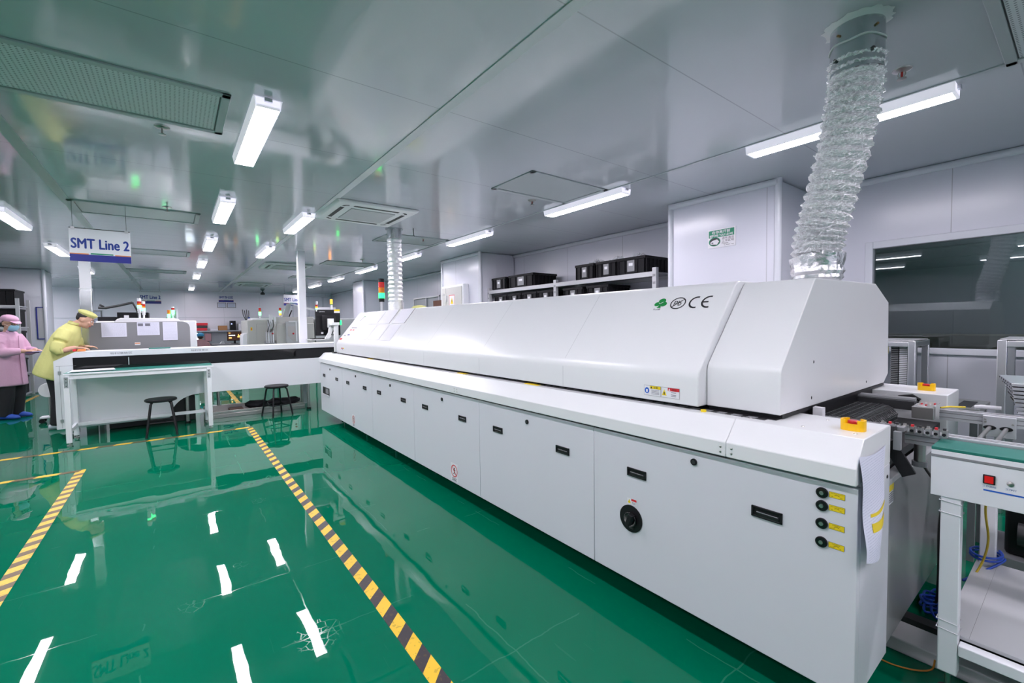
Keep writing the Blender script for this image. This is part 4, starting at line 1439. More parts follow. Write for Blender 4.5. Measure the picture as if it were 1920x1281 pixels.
def extrusion(x0, x1, y, z0, z1, d, nm):
    b = MB()
    hgt = z1 - z0
    b.box(x0, x1, y, y + d, z0, z1, 'alu_light')
    for q in (.30, .70):
        b.box(x0 - .0002, x1, y - .0012, y, z0 + hgt * q - .002, z0 + hgt * q + .002, 'mid')
    b.box(x0, x1, y - .002, y, z1 - .006, z1, 'alu_light')
    b.box(x0, x1, y + d * .25, y + d * .32, z1, z1 + .0012, 'mid')
    b.box(x0, x1, y + d * .55, y + d * .62, z1, z1 + .0012, 'mid')
    return b.build(nm, t, bevel=.001)
extrusion(-.435, 1.3, 2.245, .865, .912, .06, 'conveyor_rail')
extrusion(-.432, 1.3, 2.86, .868, .917, .06, 'conveyor_rail')
b = MB(); b.box(-.29, -.19, 2.845, 2.86, .822, .912, 'alu_light'); bp_ = b.build('bearing_plate', t, bevel=.002)
for (x, z) in ((-.281, .897), (-.281, .885), (-.200, .884)):
    b = MB(); b.cyl((x, 2.845, z), (x, 2.840, z), .004, 'steel', 12); b.build('bolt', bp_)
for x in (-.267, -.218):
    b = MB()
    fr2 = frame((x, 2.845, .862), (1, 0, 0), (0, 0, 1))
    b.prism([(x + .020 * math.copysign(abs(math.cos(a)) ** 1.3, math.cos(a)), .862 + .010 * math.sin(a)) for a in [k * PI / 12 for k in range(24)]], 'y', 2.839, 2.845, 'black')
    fl = b.build('bearing_flange', bp_)
    b = MB(); b.cyl((x, 2.84, .862), (x, 2.30, .862), .0075, 'steel', 16); b.build('roller', t)
b = MB(); b.tube([(-.43, 2.87, .924), (-.40, 2.90, .928), (-.355, 2.93, .928)], .004, 'label_yellow', 6); b.build('yellow_belt', t)
b = MB(); b.tube([(-.33, 2.985, .925), (-.31, 2.985, .930), (-.245, 2.985, .930)], .010, 'label_white', 12); b.build('white_tube', t)

# stacked perforated board carriers
for k in range(8):
    z = .921 + k * .0172
    dx = [.03, .02, .01, 0, -.006, -.012, -.02, -.028][k]
    yb = [2.95, 2.98, 3.02, 3.07, 3.12, 3.19, 3.27, 3.33][k]
    b = MB()
    b.faces([(-.205 + dx * .3, 2.93, z), (.25, 2.90, z), (.25, yb + .06, z), (-.225 + dx * 2.2, yb, z), (-.205 + dx * .3, 2.93, z + .013), (.25, 2.90, z + .013), (.25, yb + .06, z + .013), (-.225 + dx * 2.2, yb, z + .013)],
            [(3, 2, 1, 0), (4, 5, 6, 7), (0, 1, 5, 4), (1, 2, 6, 5), (2, 3, 7, 6), (3, 0, 4, 7)], 'alu')
    o = b.build('board_carrier', bevel=.0015)
    tag(o, 'silver perforated board carrier, %s of the fanned stack at the right edge' % (['lowest', 'second from bottom', 'third from bottom', 'fourth from bottom', 'fourth from top', 'third from top', 'second from top', 'topmost'][k]), 'board carrier', 'stacked board carriers')
    for q in range(6):
        a = (q + .5) / 6
        px_, py_ = -.205 + dx * .3 + (-.02 + dx * 1.9) * a, 2.93 + (yb - 2.93) * a
        b = MB(); b.ball((px_ - .0005, py_, z + .0065), (.0015, .004, .004), 'black', 8, 5); b.build('side_hole', o)

t = thing('pump_unit', 'dark pump unit on the floor behind the conveyor bench', 'pump', (-.1, 3.6, 0))
MB().box(-.36, .5, 3.52, 3.95, 0, .05, 'mid').build('base_plate', t, bevel=.004)
MB().box(-.27, .45, 3.58, 3.9, .05, .36, 'black').build('housing', t, bevel=.02)
b = MB(); b.cyl((-.22, 3.57, .18), (.1, 3.57, .18), .06, 'dark', 20); b.build('motor', t)
# cables and clutter on the floor between the oven and the bench
def hose(name, pts, r, m, label, cat='cable', n=8):
    P = [V(p) for p in pts]
    out = []
    for i in range(len(P) - 1):
        p0, p1, p2, p3 = P[max(i - 1, 0)], P[i], P[i + 1], P[min(i + 2, len(P) - 1)]
        for k in range(8):
            t_ = k / 8
            out.append(.5 * ((2 * p1) + (-p0 + p2) * t_ + (2 * p0 - 5 * p1 + 4 * p2 - p3) * t_ * t_ + (-p0 + 3 * p1 - 3 * p2 + p3) * t_ ** 3))
    out.append(P[-1])
    b = MB(); b.tube(out, r, m, n)
    o = b.build(name, angle=180)
    tag(o, label, cat)
    return o
hose('power_cable', [(-.415, 2.36, .80), (-.400, 2.40, .74), (-.36, 2.36, .70), (-.325, 2.30, .70)], .005, 'wire_black', 'short black cable looping from the conveyor end into the bench')
hose('power_cable', [(-.275, 2.40, .72), (-.33, 2.42, .66), (-.37, 2.52, .50), (-.385, 2.62, .25), (-.40, 2.70, .08), (-.41, 2.71, .05)], .006, 'wire_black', 'long black cable drooping from the bench to the floor beside the oven')
coil = []
for k in range(60):
    a = k * .62
    rr = .055 + .03 * math.sin(k * 1.7)
    coil.append((-.385 + rr * 1.0 * math.cos(a), 2.78 + rr * 2.0 * math.sin(a), .008 + .0012 * k * .5 + .006 * math.sin(a * 2)))
hose('air_hose', coil, .005, 'wire_blue', 'coiled blue air hose on the floor beside the oven end', 'hose')
coil = [(-.27 + .05 * math.cos(k * .7), 2.88 + .07 * math.sin(k * .7), .262 + .0016 * k) for k in range(20)]
hose('air_hose', [(-.32, 2.70, .20)] + coil, .005, 'wire_blue', 'blue air hose wound around the rear leg of the bench', 'hose')
hose('data_cable', [(-.24, 2.62, .71), (-.255, 2.66, .55), (-.25, 2.72, .40), (-.27, 2.76, .28), (-.30, 2.70, .20)], .004, 'wire_yellow', 'yellow cable hanging behind the front leg of the bench')
hose('wire', [(-.62, 2.20, .006), (-.48, 2.17, .005), (-.40, 2.19, .005), (-.345, 2.24, .010), (-.335, 2.25, .05)], .003, 'wire_orange', 'thin orange wire lying on the floor under the oven end', 'wire')
o = MB().prism([(2.28, .0), (2.28, .055), (2.30, .060), (2.42, .060), (2.42, .0)], 'x', -.70, .6, 'grey').build('cable_duct', bevel=.004)
tag(o, 'grey metal floor channel running from under the oven to the bench', 'floor channel')
o = MB().box(-.55, .5, 2.52, 2.58, 0, .03, 'dark').build('flat_strip')
tag(o, 'dark flat strip on the floor behind the grey metal channel', 'floor strip')

# ------------------------------------------------------------------ racks below the window
def post_frame(name, label, x0, x1, y0, y1, z1, parts):
    t = thing(name, label, 'rack', ((x0 + x1) / 2, (y0 + y1) / 2, 0))
    for (x, y) in ((x0, y0), (x1 - .045, y0), (x0, y1 - .045), (x1 - .045, y1 - .045)):
        MB().box(x, x + .045, y, y + .045, 0, z1, 'alu').build('upright', t, bevel=.003)
    b = MB()
    for z in (z1 - .045, .20):
        b.box(x0 + .045, x1 - .045, y0, y0 + .045, z, z + .04, 'alu')
        b.box(x0 + .045, x1 - .045, y1 - .045, y1, z, z + .04, 'alu')
        b.box(x0, x0 + .045, y0 + .045, y1 - .045, z, z + .04, 'alu')
        b.box(x1 - .045, x1, y0 + .045, y1 - .045, z, z + .04, 'alu')
    b.build('cross_rail', t, bevel=.003)
    b = MB(); b.box(x0 + .01, x1 - .01, y0 + .01, y1 - .01, z1, z1 + .008, 'grey'); b.build('top_plate', t)
    return t
t = post_frame('magazine_rack', 'aluminium frame with black slotted magazines behind the oven end below the window', -1.25, -.84, 4.60, 5.10, 1.165, None)
for k, (x, m) in enumerate(((-1.0, 'dark'), (-.945, 'alu'))):
    b = MB()
    b.box(x, x + .045, 4.66, 5.0, .3, 1.12, 'black' if k == 0 else 'mid')
    for q in range(54):
        z = .32 + q * .0148
        b.box(x - .002, x + .047, 4.652, 4.66, z, z + .007, 'mid' if k == 0 else 'label_white')
    b.build('slotted_magazine', t)
b = MB(); b.box(-1.03, -1.015, 4.64, 4.655, 1.06, 1.14, 'label_yellow'); b.build('yellow_tag', t)
t = post_frame('magazine_rack', 'aluminium frame holding a grey bin below the window, right edge of the photo', -.395, .35, 4.45, 5.05, 1.19, None)
b = MB(); b.loft([((0, 4.78, .25), (.20, 0, 0), (0, .18, 0)), ((0, 4.78, .9), (.26, 0, 0), (0, .22, 0)), ((0, 4.78, 1.0), (.27, 0, 0), (0, .23, 0))], 'bin_grey')
tag(b.build('plastic_bin', angle=50), 'grey round plastic bin inside the frame at the right edge', 'bin')
b = MB(); b.box(-.28, .1, 4.62, 4.80, 1.005, 1.10, 'label_blue'); b.box(-.1, .1, 4.619, 4.62, 1.03, 1.08, 'label_red')
tag(b.build('blue_box', bevel=.005), 'blue box with a red patch lying on the grey bin', 'box')
t = thing('side_table', 'low grey metal tray table behind the rear deck of the oven', 'table', (-.6, 3.6, 0))
b = MB(); b.box(-.9, -.36, 3.42, 3.82, .82, .85, 'steel'); b.build('table_top', t, bevel=.004)
b = MB()
for (x0, x1, y0, y1) in ((-.46, -.40, 3.48, 3.74), (-.56, -.50, 3.48, 3.74), (-.66, -.60, 3.48, 3.74)): b.box(x0, x1, y0, y1, .8502, .8512, 'black')
b.build('slot_pattern', t)
for (x, y) in ((-.88, 3.45), (-.40, 3.45), (-.88, 3.78), (-.40, 3.78)): MB().box(x, x + .03, y, y + .03, 0, .82, 'mid').build('leg', t)

# ------------------------------------------------------------------ crate rack along the right wall
t = thing('shelf_rack', 'grey steel rack loaded with black crates behind the oven', 'rack', (-4.95, 4.85, 0))
for x in (-6.77, -4.99, -3.24):
    for y in (4.60, 5.12):
        b = MB(); b.box(x, x + .055, y, y + .05, 0, 2.0, 'grey')
        for q in range(12): b.box(x + .012, x + .02, y - .0008, y, .9 + q * .09, .93 + q * .09, 'dark'); b.box(x + .035, x + .043, y - .0008, y, .9 + q * .09, .93 + q * .09, 'dark')
        b.build('upright', t)
for z in (1.925, 1.62, .9, .3):
    for x0, x1 in ((-6.715, -4.99), (-4.935, -3.24)):
        b = MB(); b.box(x0, x1, 4.60, 4.63, z - .03, z + .03, 'grey'); b.box(x0, x1, 5.12, 5.15, z - .03, z + .03, 'grey')
        b.build('beam', t, bevel=.002)
        MB().box(x0, x1, 4.63, 5.12, z + .015, z + .03, 'mid').build('shelf', t)

def make_crate(label, cat='crate', loc=(0, 0, 0), group=None, L=.36, D=.50, Hc=.21):
    """open black stacking crate, short side facing -y"""
    t = thing('storage_crate', label, cat, (0, 0, 0), group)
    b = MB()
    w = .006
    for q in ((-L / 2, L / 2, 0, w), (-L / 2, L / 2, D - w, D), (-L / 2, -L / 2 + w, 0, D), (L / 2 - w, L / 2, 0, D)):
        b.box(*q, 0, Hc - .02, 'crate')
    b.box(-L / 2, L / 2, 0, D, 0, w, 'crate')
    body = b
    b = MB()
    for q in ((-L / 2 - .012, L / 2 + .012, -.012, w), (-L / 2 - .012, L / 2 + .012, D - w, D + .012), (-L / 2 - .012, -L / 2 + w, 0, D), (L / 2 - w, L / 2 + .012, 0, D)):
        b.box(*q, Hc - .035, Hc, 'crate')
    b.build('rim', t, bevel=.003)
    b = body
    for k in range(5):
        x = -L / 2 + .015 + k * (L - .03) / 4
        if abs(x) > .05:
            b.box(x - .006, x + .006, -.012, 0, .01, Hc - .035, 'crate')
        b.box(x - .006, x + .006, D, D + .012, .01, Hc - .035, 'crate')
    for k in range(7):
        y = .015 + k * (D - .03) / 6
        for s in (-1, 1):
            b.box(s * (L / 2 + .006) - .006, s * (L / 2 + .006) + .006, y - .006, y + .006, .01, Hc - .035, 'crate')
    b.build('body', t)
    b = MB(); b.box(-.055, .055, -.008, 0, .03, Hc - .04, 'mid'); b.build('card_holder', t)
    b = MB(); b.box(-.030, .030, -.0095, -.008, .10, .135, 'label_white'); b.build('label_card', t)
    return t
G1 = 'black crates on the top shelf'
c0 = make_crate('black crate on the rack top, nearest the camera and widest', group=G1, L=.42)
c0.location = (-3.56, 4.615, 1.956)
dup(c0, (-3.965, 4.615, 1.956), 'black crate on the rack top, middle of the three near the camera', G1, scale=(.80, 1, 1))
dup(c0, (-4.36, 4.615, 1.956), 'black crate on the rack top, leftmost of the three near the camera', G1, scale=(.80, 1, 1))
dup(c0, (-6.43, 4.615, 1.956), 'black crate on the rack top beside the wall box, farthest from the camera', G1, scale=(.95, 1, 1))
dup(c0, (-5.80, 4.615, 1.956), 'long black crate on the rack top, beside the farthest crate', G1, scale=(1.5, 1, 1))
G2 = 'black crates on the lower shelf'
for i, x in enumerate((-6.42, -6.02, -5.62, -5.22)):
    dup(c0, (x, 4.645, 1.651), 'black crate on the second shelf, %s from the left upright' % ('first', 'second', 'third', 'fourth')[i], G2, scale=(.86, .9, 1))
dup(c0, (-4.62, 4.645, 1.651), 'black crate on the second shelf just right of the middle upright', G2, scale=(.9, .9, 1))
dup(c0, (-4.15, 4.645, 1.651), 'black crate on the second shelf, second from the middle upright', G2, scale=(.9, .9, 1))
# clear bags poking out of the crates
M['film'] = mat('clear_film', (.75, .78, .82), .15, alpha=.25)
for i, (x, y, lab) in enumerate(((-3.62, 4.9, 'crumpled clear bag poking out of the nearest crate on the rack top'), (-3.98, 4.9, 'crumpled clear bag poking out of the middle crate on the rack top'), (-4.36, 4.9, 'crumpled clear bag in the leftmost crate near the camera on the rack top'))):
    b = MB()
    b.ball((x, y, 2.12), (.12, .14, .12), 'film', 14, 9)
    for v in b.bm.verts: v.co += V((random.uniform(-.03, .03), random.uniform(-.03, .03), random.uniform(-.035, .035)))
    tag(b.build('plastic_bag', smooth=False), lab, 'bag', 'clear bags in the crates')

# glass cabinet and brown box beyond the middle wall box
t = thing('glass_cabinet', 'glass fronted cabinet against the right wall beyond the slim duct', 'cabinet', (-9.9, 5.0, 0))
b = MB()
for x in (-10.6, -9.92, -9.24): b.box(x, x + .03, 4.90, 4.93, .9, 2.03, 'alu')
b.box(-10.6, -9.21, 4.90, 4.93, 2.0, 2.03, 'alu'); b.box(-10.6, -9.21, 4.90, 4.93, .87, .9, 'alu')
b.build('frame', t)
MB().box(-10.6, -9.21, 4.93, 5.24, 0, .88, 'grey').build('body', t)
MB().box(-10.57, -9.24, 4.94, 4.945, .9, 2.0, 'bin_grey').build('pane', t)
o = MB().box(-9.05, -8.45, 4.66, 4.98, 0, 1.885, 'brown').build('brown_box', bevel=.004)
tag(o, 'dark brown tall box beside the middle wall box, beyond the oven', 'box')

# ------------------------------------------------------------------ the white loading conveyor crossing behind the table
CX = -7.70
t = thing('loading_conveyor', 'long white loading conveyor with a black window strip behind the small table', 'conveyor', (-8.0, .7, 0))
YA, YB = -1.20, 2.45
# front sheet with a rounded cut-out below
skirt = [(YA, .12), (YA, .965), (-1.01, 1.07), (YB, 1.07), (YB, 1.0), (-1.03, 1.0), (-1.03, .834), (YB, .834), (YB, .42), (.26, .42)]
arc_ = [(.26 - .34 * math.sin(a), .42 - .27 * (1 - math.cos(a))) for a in [k * PI / 2 / 10 for k in range(1, 11)]]
skirt += arc_ + [(-.10, .12)]
b = MB(); b.prism(skirt, 'x', CX - .012, CX, 'white')
fs_ = b.build('front_sheet', t, smooth=False)
b = MB(); b.box(CX - .6, CX - .014, -1.0, YB, .995, 1.065, 'white'); b.build('top_plate', t)
b = MB(); b.prism([(YA, .12), (YA, .965), (-1.01, 1.07), (-.99, 1.07), (YA + .02, .955), (YA + .02, .12)], 'x', CX - .6, CX - .013, 'white'); b.build('end_panel', t)
b = MB(); b.box(CX - .6, CX - .59, YA + .03, YB, .44, .99, 'grey'); b.box(CX - .59, CX - .02, YA + .03, YB, .44, .46, 'mid'); b.build('inner_tray', t)
b = MB(); b.box(CX - .03, CX - .004, -1.028, YB, .836, .998, 'blackgloss'); b.build('window_strip', t)
b = MB(); b.cyl((CX + .004, -.50, .88), (CX + .004, -.50, .98), .006, 'alu', 10); b.build('latch', t)
for y in (-.02, .27): 
    b = MB(); b.box(CX, CX + .012, y - .022, y + .022, .832, .84, 'alu'); b.build('hinge', t)
fr = frame((CX, 0, 0), (0, 1, 0), (0, 0, 1))
b = MB()
b.text(fr, '物料摆放区', -.68, 1.022, .22, .028, 'ink_grey', .001)
b.text(fr, '物料放置区', .17, 1.022, .20, .026, 'ink_grey', .001)
b.build('lettering', t)
b = MB()
for y0_, y1_ in ((-1.18, -1.0),): b.rect(fr, y0_, y1_, .90, .903, 'mid', .001)
b.rect(fr, -1.152, -1.149, .13, .90, 'mid', .001)
b.build('door_joint', t)
for z in (.82, .22):
    b = MB(); b.box(CX, CX + .006, -1.165, -1.135, z - .02, z + .02, 'alu'); b.build('hinge', t)
for (x, y, z1) in ((CX - .06, 1.70, .44), (CX - .55, 1.70, .44), (CX - .06, -1.10, .14), (CX - .55, -1.10, .14), (CX - .06, .1, .44), (CX - .55, .5, .44)):
    lg = MB().cyl((x, y, .03), (x, y, z1), .022, 'steel', 14).build('leg', t)
    b = MB(); b.cyl((x, y, 0), (x, y, .03), .035, 'black', 16); b.build('foot', lg)
b = MB(); b.box(-8.20, -8.16, .3, 1.66, .06, .15, 'steel'); b.box(-8.19, -7.85, .3, 1.66, .0, .06, 'steel'); b.box(-7.89, -7.85, .3, 1.66, .06, .10, 'steel')
tag(b.build('steel_trough', bevel=.004), 'low steel trough on the floor beneath the loading conveyor', 'trough')
for i, (y0, y1, x0, lab) in enumerate(((.62, .80, -8.13, 'dark red flat case lying in the trough under the conveyor'), (.84, 1.14, -8.14, 'black cloth bundle in the trough, left of the far stool'), (1.16, 1.62, -8.14, 'long black cloth bundle in the trough behind the far stool'))):
    b = MB()
    if i == 0:
        b.box(x0, x0 + .2, y0, y1, .062, .10, 'brown')
    else:
        b.loft([((x0 + .10, y0, .125), (.05, 0, 0), (0, 0, .02)), ((x0 + .10, y0 + .06, .13), (.10, 0, .01), (0, 0, .06)), ((x0 + .12, (y0 + y1) / 2, .125), (.11, 0, -.01), (0, 0, .055)), ((x0 + .10, y1 - .06, .13), (.10, 0, .02), (0, 0, .055)), ((x0 + .10, y1, .125), (.04, 0, 0), (0, 0, .02))], 'trouser')
        for v in b.bm.verts: v.co += V((random.uniform(-.012, .012), random.uniform(-.012, .012), random.uniform(0, .014)))
    tag(b.build(('flat_case', 'cloth_bundle', 'cloth_bundle')[i], angle=60), lab, ('case', 'cloth bundle', 'cloth bundle')[i])
o = MB().box(-8.6, -8.0, -.75, .2, .0, .36, 'dark').build('equipment_box', bevel=.01)
tag(o, 'dark equipment box under the left half of the loading conveyor', 'equipment')
# loose things on top of the conveyor
o = MB().box(-8.12, -7.95, -.30, -.06, 1.0655, 1.078, 'green_mat').build('circuit_board')
tag(o, 'pale green circuit board lying on the loading conveyor', 'circuit board')
b = MB(); b.box(-7.93, -7.85, -1.0, -.93, 1.071, 1.10, 'orange'); b.cyl((-7.88, -1.03, 1.072), (-7.88, -1.03, 1.10), .02, 'red', 14)
tag(b.build('emergency_button'), 'orange and red stop button on the conveyor end beside the person in yellow', 'button')

# hatched grey machine cover with notices, and the machine behind it
t = thing('machine_cover', 'grey hatched machine cover carrying three white notices behind the conveyor', 'machine', (-9.1, -.37, 0))
b = MB()
prof = [(-.985, .5), (-.985, 1.445), (.075, 1.46), (.105, 1.455), (.155, 1.435), (.18, 1.405), (.19, 1.365), (.19, .5)]
b.prism(prof, 'x', -8.79, -8.76, 'screen_mesh'); b.build('hatched_sheet', t)
b = MB(); b.box(-9.06, -8.80, -.95, .15, .48, .52, 'mid'); b.build('mounting_rail', t)
for y in (-.93, .10): MB().box(-9.04, -8.80, y, y + .05, 0, .48, 'mid').build('leg', t)
b = MB(); b.prism([(-.74, .0), (-.74, 1.46), (-.70, 1.505), (-.66, 1.52), (0.0, 1.515), (.05, 1.50), (.08, 1.46), (.08, 0)], 'x', -10.2, -9.08, 'white'); b.build('housing', t, bevel=.01)
b = MB(); b.box(-8.76, -8.758, -.49, -.425, 1.105, 1.145, 'label_white'); b.box(-8.758, -8.757, -.488, -.43, 1.125, 1.14, 'orange'); b.build('warning_label', t)
for i, (y0, y1, z0, z1, lab) in enumerate(((-.855, -.575, 1.235, 1.44, 'landscape white notice on the hatched cover, beside the person in yellow'), (-.455, -.19, 1.25, 1.45, 'landscape white notice in the middle of the hatched cover'), (-.15, .03, 1.165, 1.45, 'upright white notice at the rounded corner of the hatched cover'))):
    o = MB().box(-8.7575, -8.7545, y0, y1, z0, z1, 'print_y').build('notice_sheet')
    tag(o, lab, 'paper', 'notices on the hatched cover')
    if i == 1:
        b = MB(); b.box(-8.7545, -8.7535, y0 + .01, y0 + .07, z1 - .06, z1 - .02, 'ink_grey'); b.box(-8.7545, -8.7535, y0 + .095, y0 + .155, z1 - .06, z1 - .02, 'ink_grey'); b.build('small_picture', o)
def tower(label, x, y, z0, zl, r, segs, grp='signal towers beyond the conveyor'):
    t = thing('signal_tower', label, 'signal tower', (x, y, z0), grp)
    tower_parts(t, x, y, z0, zl, r, segs, cap='label_white', pole='label_white', sub=False)
    return t
tower('twin signal tower with lit green lens, taller of the pair on the hatched cover', -9.13, -.435, 1.515, 1.60, .026, [(.045, 'label_white'), (.045, 'lit_white_green'), (.03, 'lens_amber'), (.03, 'lens_red'), (.05, 'label_white')])
tower('twin signal tower with lit green lens, shorter of the pair on the hatched cover', -9.13, -.385, 1.515, 1.57, .024, [(.04, 'label_white'), (.04, 'lit_white_green'), (.03, 'lens_amber'), (.03, 'lens_red'), (.045, 'label_white')])
# machine line behind with its own towers
t = thing('placement_machine', 'white placement machine behind the hatched cover below the small line sign', 'machine', (-11.4, -.4, 0))
MB().box(-12.2, -11.0, -1.15, .35, 0, 1.50, 'white').build('housing', t, bevel=.02)
b = MB(); b.prism([(-.20, 1.50), (.03, 1.50), (.03, 1.70)], 'x', -11.6, -11.12, 'mid'); b.build('open_cover', t)
b = MB(); b.box(-11.04, -11.0, .04, .055, 1.50, 1.73, 'white'); b.build('cover_stay', t)
tower('signal tower left of a pair, green lens lit, beyond the hatched cover', -11.06, -.085, 1.501, 1.53, .026, [(.07, 'lit_white_green'), (.05, 'lens_amber'), (.03, 'lens_amber')])
tower('signal tower right of a pair, red topped, beyond the hatched cover', -11.07, -.02, 1.502, 1.60, .026, [(.08, 'lit_white_green'), (.04, 'lens_red'), (.025, 'label_white')])
t = thing('storage_crate', 'black crate with a white label on the machine beside the twin towers', 'crate', (-11.4, -.63, 1.5))
MB().box(-11.6, -11.15, -.86, -.56, 1.502, 1.665, 'crate').build('body', t, bevel=.005)
MB().box(-11.15, -11.147, -.76, -.69, 1.56, 1.61, 'label_white').build('label_card', t)
o = MB().box(-11.6, -11.15, -.55, -.40, 1.502, 1.665, 'crate').build('storage_crate', bevel=.005)
tag(o, 'plain black crate directly behind the twin signal towers', 'crate')
o = MB().box(-11.6, -11.05, -1.12, -.88, 1.502, 1.58, 'black').build('black_tray', bevel=.005)
tag(o, 'flat black tray on the machine behind the head of the person in yellow', 'tray')
b = MB()
b.tube([(-11.0, -1.10, 1.745), (-11.0, -1.0, 1.74), (-11.0, -.8, 1.79), (-11.0, -.62, 1.845)], .022, 'dark', 8)
b.tube([(-11.0, -.62, 1.85), (-11.0, -.56, 1.70), (-11.05, -.53, 1.52)], .016, 'dark', 8)
b.tube([(-11.0, -1.08, 1.80), (-11.0, -1.02, 1.76)], .016, 'dark', 8)
tag(b.build('swing_arm', angle=60), 'dark swing arm rising behind the person in yellow', 'arm')
# far grey machine with signal tower
t = thing('inspection_machine', 'pale grey machine with an orange sticker in front of the far wall shelf', 'machine', (-13.6, 1.75, 0))
MB().box(-14.2, -13.0, 1.45, 1.92, 0, 1.53, 'beige').build('housing', t, bevel=.02)
MB().box(-14.0, -13.1, 1.58, 1.98, 1.53, 1.585, 'white').build('top_plate', t, bevel=.01)
b = MB(); b.prism([(1.35, 0), (1.35, 1.13), (1.38, 1.18), (1.45, 1.20), (1.45, 0)], 'x', -13.6, -13.02, 'white'); b.build('side_cover', t, bevel=.01)
b = MB(); b.box(-13.0, -12.996, 1.53, 1.57, 1.26, 1.345, 'label_yellow'); b.box(-12.996, -12.993, 1.54, 1.56, 1.28, 1.32, 'label_red'); b.build('warning_label', t)
b = MB(); b.box(-13.0, -12.997, 1.66, 1.663, .6, 1.43, 'mid'); b.box(-13.0, -12.997, 1.66, 1.9, 1.427, 1.43, 'mid'); b.build('door_joint', t)
tower('signal tower with a red top on the pale grey machine near the far wall', -13.2, 1.78, 1.585, 1.62, .028, [(.09, 'lit_white_green'), (.035, 'lens_amber'), (.07, 'lens_red'), (.015, 'label_white')])
# feeder mechanism
t = thing('feeder_mechanism', 'bare mechanism of rods and cylinders between the two grey machines', 'mechanism', (-12.6, 1.92, 0))
b = MB()
b.box(-12.8, -12.55, 1.80, 2.02, 0, 1.0, 'mid'); b.build('base', t)
for k in range(4):
    b = MB(); b.cyl((-12.55, 1.82 + k * .05, .95), (-12.55, 1.82 + k * .05, 1.24 + .03 * (k % 2)), .018, 'white' if k % 2 else 'alu', 10); b.build('cylinder', t)
for k in range(5):
    b = MB(); b.tube([(-12.5, 1.80 + k * .035, 1.22), (-12.5, 1.84 + k * .045, 1.36 + .03 * (k % 3)), (-12.50, 1.80 + k * .055, 1.48 + .05 * (k % 2))], .010, 'dark' if k % 2 else 'steel', 6); b.build('rod', t)
b = MB(); b.box(-12.6, -12.56, 1.90, 1.98, 1.30, 1.66, 'white'); b.box(-12.53, -12.50, 2.0, 2.04, 1.42, 1.62, 'white'); b.build('cover_plate', t)
b = MB(); b.ball((-12.5, 1.95, 1.18), .022, 'red', 10, 8); b.build('stop_button', t)
# grey machine with an open inspection door
t = thing('printer_machine', 'grey machine with an open side bay left of the bare white column', 'machine', (-12.8, 2.4, 0))
MB().box(-13.6, -12.55, 2.05, 2.95, 0, 1.44, 'beige').build('housing', t, bevel=.015)
MB().box(-13.4, -12.6, 2.04, 2.95, 1.44, 1.60, 'beige').build('housing', t, bevel=.01)
b = MB(); b.prism([(2.25, .9), (2.25, 1.49), (2.50, 1.505), (2.56, 1.47), (2.60, 1.38), (2.60, .9)], 'x', -12.54, -12.40, 'grey'); b.build('bay_cover', t, bevel=.01)
b = MB(); b.prism([(2.28, 1.12), (2.40, .97), (2.48, .97), (2.48, 1.36), (2.28, 1.36)], 'x', -12.40, -12.39, 'steel'); b.build('bay_opening', t)
b = MB(); b.box(-12.39, -12.36, 2.46, 2.49, .97, 1.46, 'white'); b.box(-12.39, -12.36, 2.30, 2.5, 1.46, 1.49, 'label_white'); b.build('door_frame', t)
b = MB(); b.ball((-12.36, 2.40, 1.17), .025, 'red', 10, 8); b.build('stop_button', t)
b = MB(); b.faces([(-12.9, 2.25, 1.60), (-12.9, 2.36, 1.95), (-12.9, 2.47, 1.965), (-12.9, 2.38, 1.60), (-12.86, 2.25, 1.60), (-12.86, 2.36, 1.95), (-12.86, 2.47, 1.965), (-12.86, 2.38, 1.60)], [(3, 2, 1, 0), (4, 5, 6, 7), (0, 1, 5, 4), (1, 2, 6, 5), (2, 3, 7, 6), (3, 0, 4, 7)], 'grey')
b.build('open_lid', t)
b = MB(); b.faces([(-12.9, 2.47, 1.965), (-12.9, 2.98, 1.82), (-12.6, 2.98, 1.81), (-12.6, 2.47, 1.94), (-12.9, 2.47, 1.93), (-12.9, 2.98, 1.78), (-12.6, 2.98, 1.77), (-12.6, 2.47, 1.905)], [(0, 1, 2, 3), (7, 6, 5, 4), (0, 4, 5, 1), (1, 5, 6, 2), (2, 6, 7, 3), (3, 7, 4, 0)], 'white')
b.build('lid_top', t)
b = MB(); b.cyl((-12.84, 2.40, 1.61), (-12.84, 2.47, 1.78), .014, 'black', 8); b.build('gas_strut', t)
tower('signal tower with lit green and amber lenses, left of the open grey lid', -12.9, 2.205, 1.602, 1.62, .028, [(.05, 'lit_amber'), (.06, 'lit_white_green'), (.035, 'lens_amber'), (.045, 'lens_red')])
tower('small signal lamp glowing white beside the open grey lid', -13.0, 2.35, 1.602, 1.68, .025, [(.09, 'lit_white_green')])
t = thing('coating_machine', 'low grey machine behind the monitor with a small green lamp', 'machine', (-12.6, 3.3, 0))
MB().box(-13.4, -12.55, 2.98, 4.2, 0, 1.55, 'grey').build('housing', t, bevel=.015)
b = MB(); b.box(-12.55, -12.545, 3.60, 3.655, 1.38, 1.50, 'lit_green'); b.build('green_lamp', t)
tower('signal tower with a lit amber lens, left above the black monitor', -12.8, 3.08, 1.55, 1.76, .028, [(.045, 'lit_white_green'), (.045, 'lit_amber'), (.05, 'lens_red'), (.09, 'label_white')])
tower('signal tower glowing orange at its top, right above the black monitor', -12.8, 3.47, 1.55, 1.75, .032, [(.14, 'label_white'), (.03, 'lens_green'), (.13, 'lit_amber')])
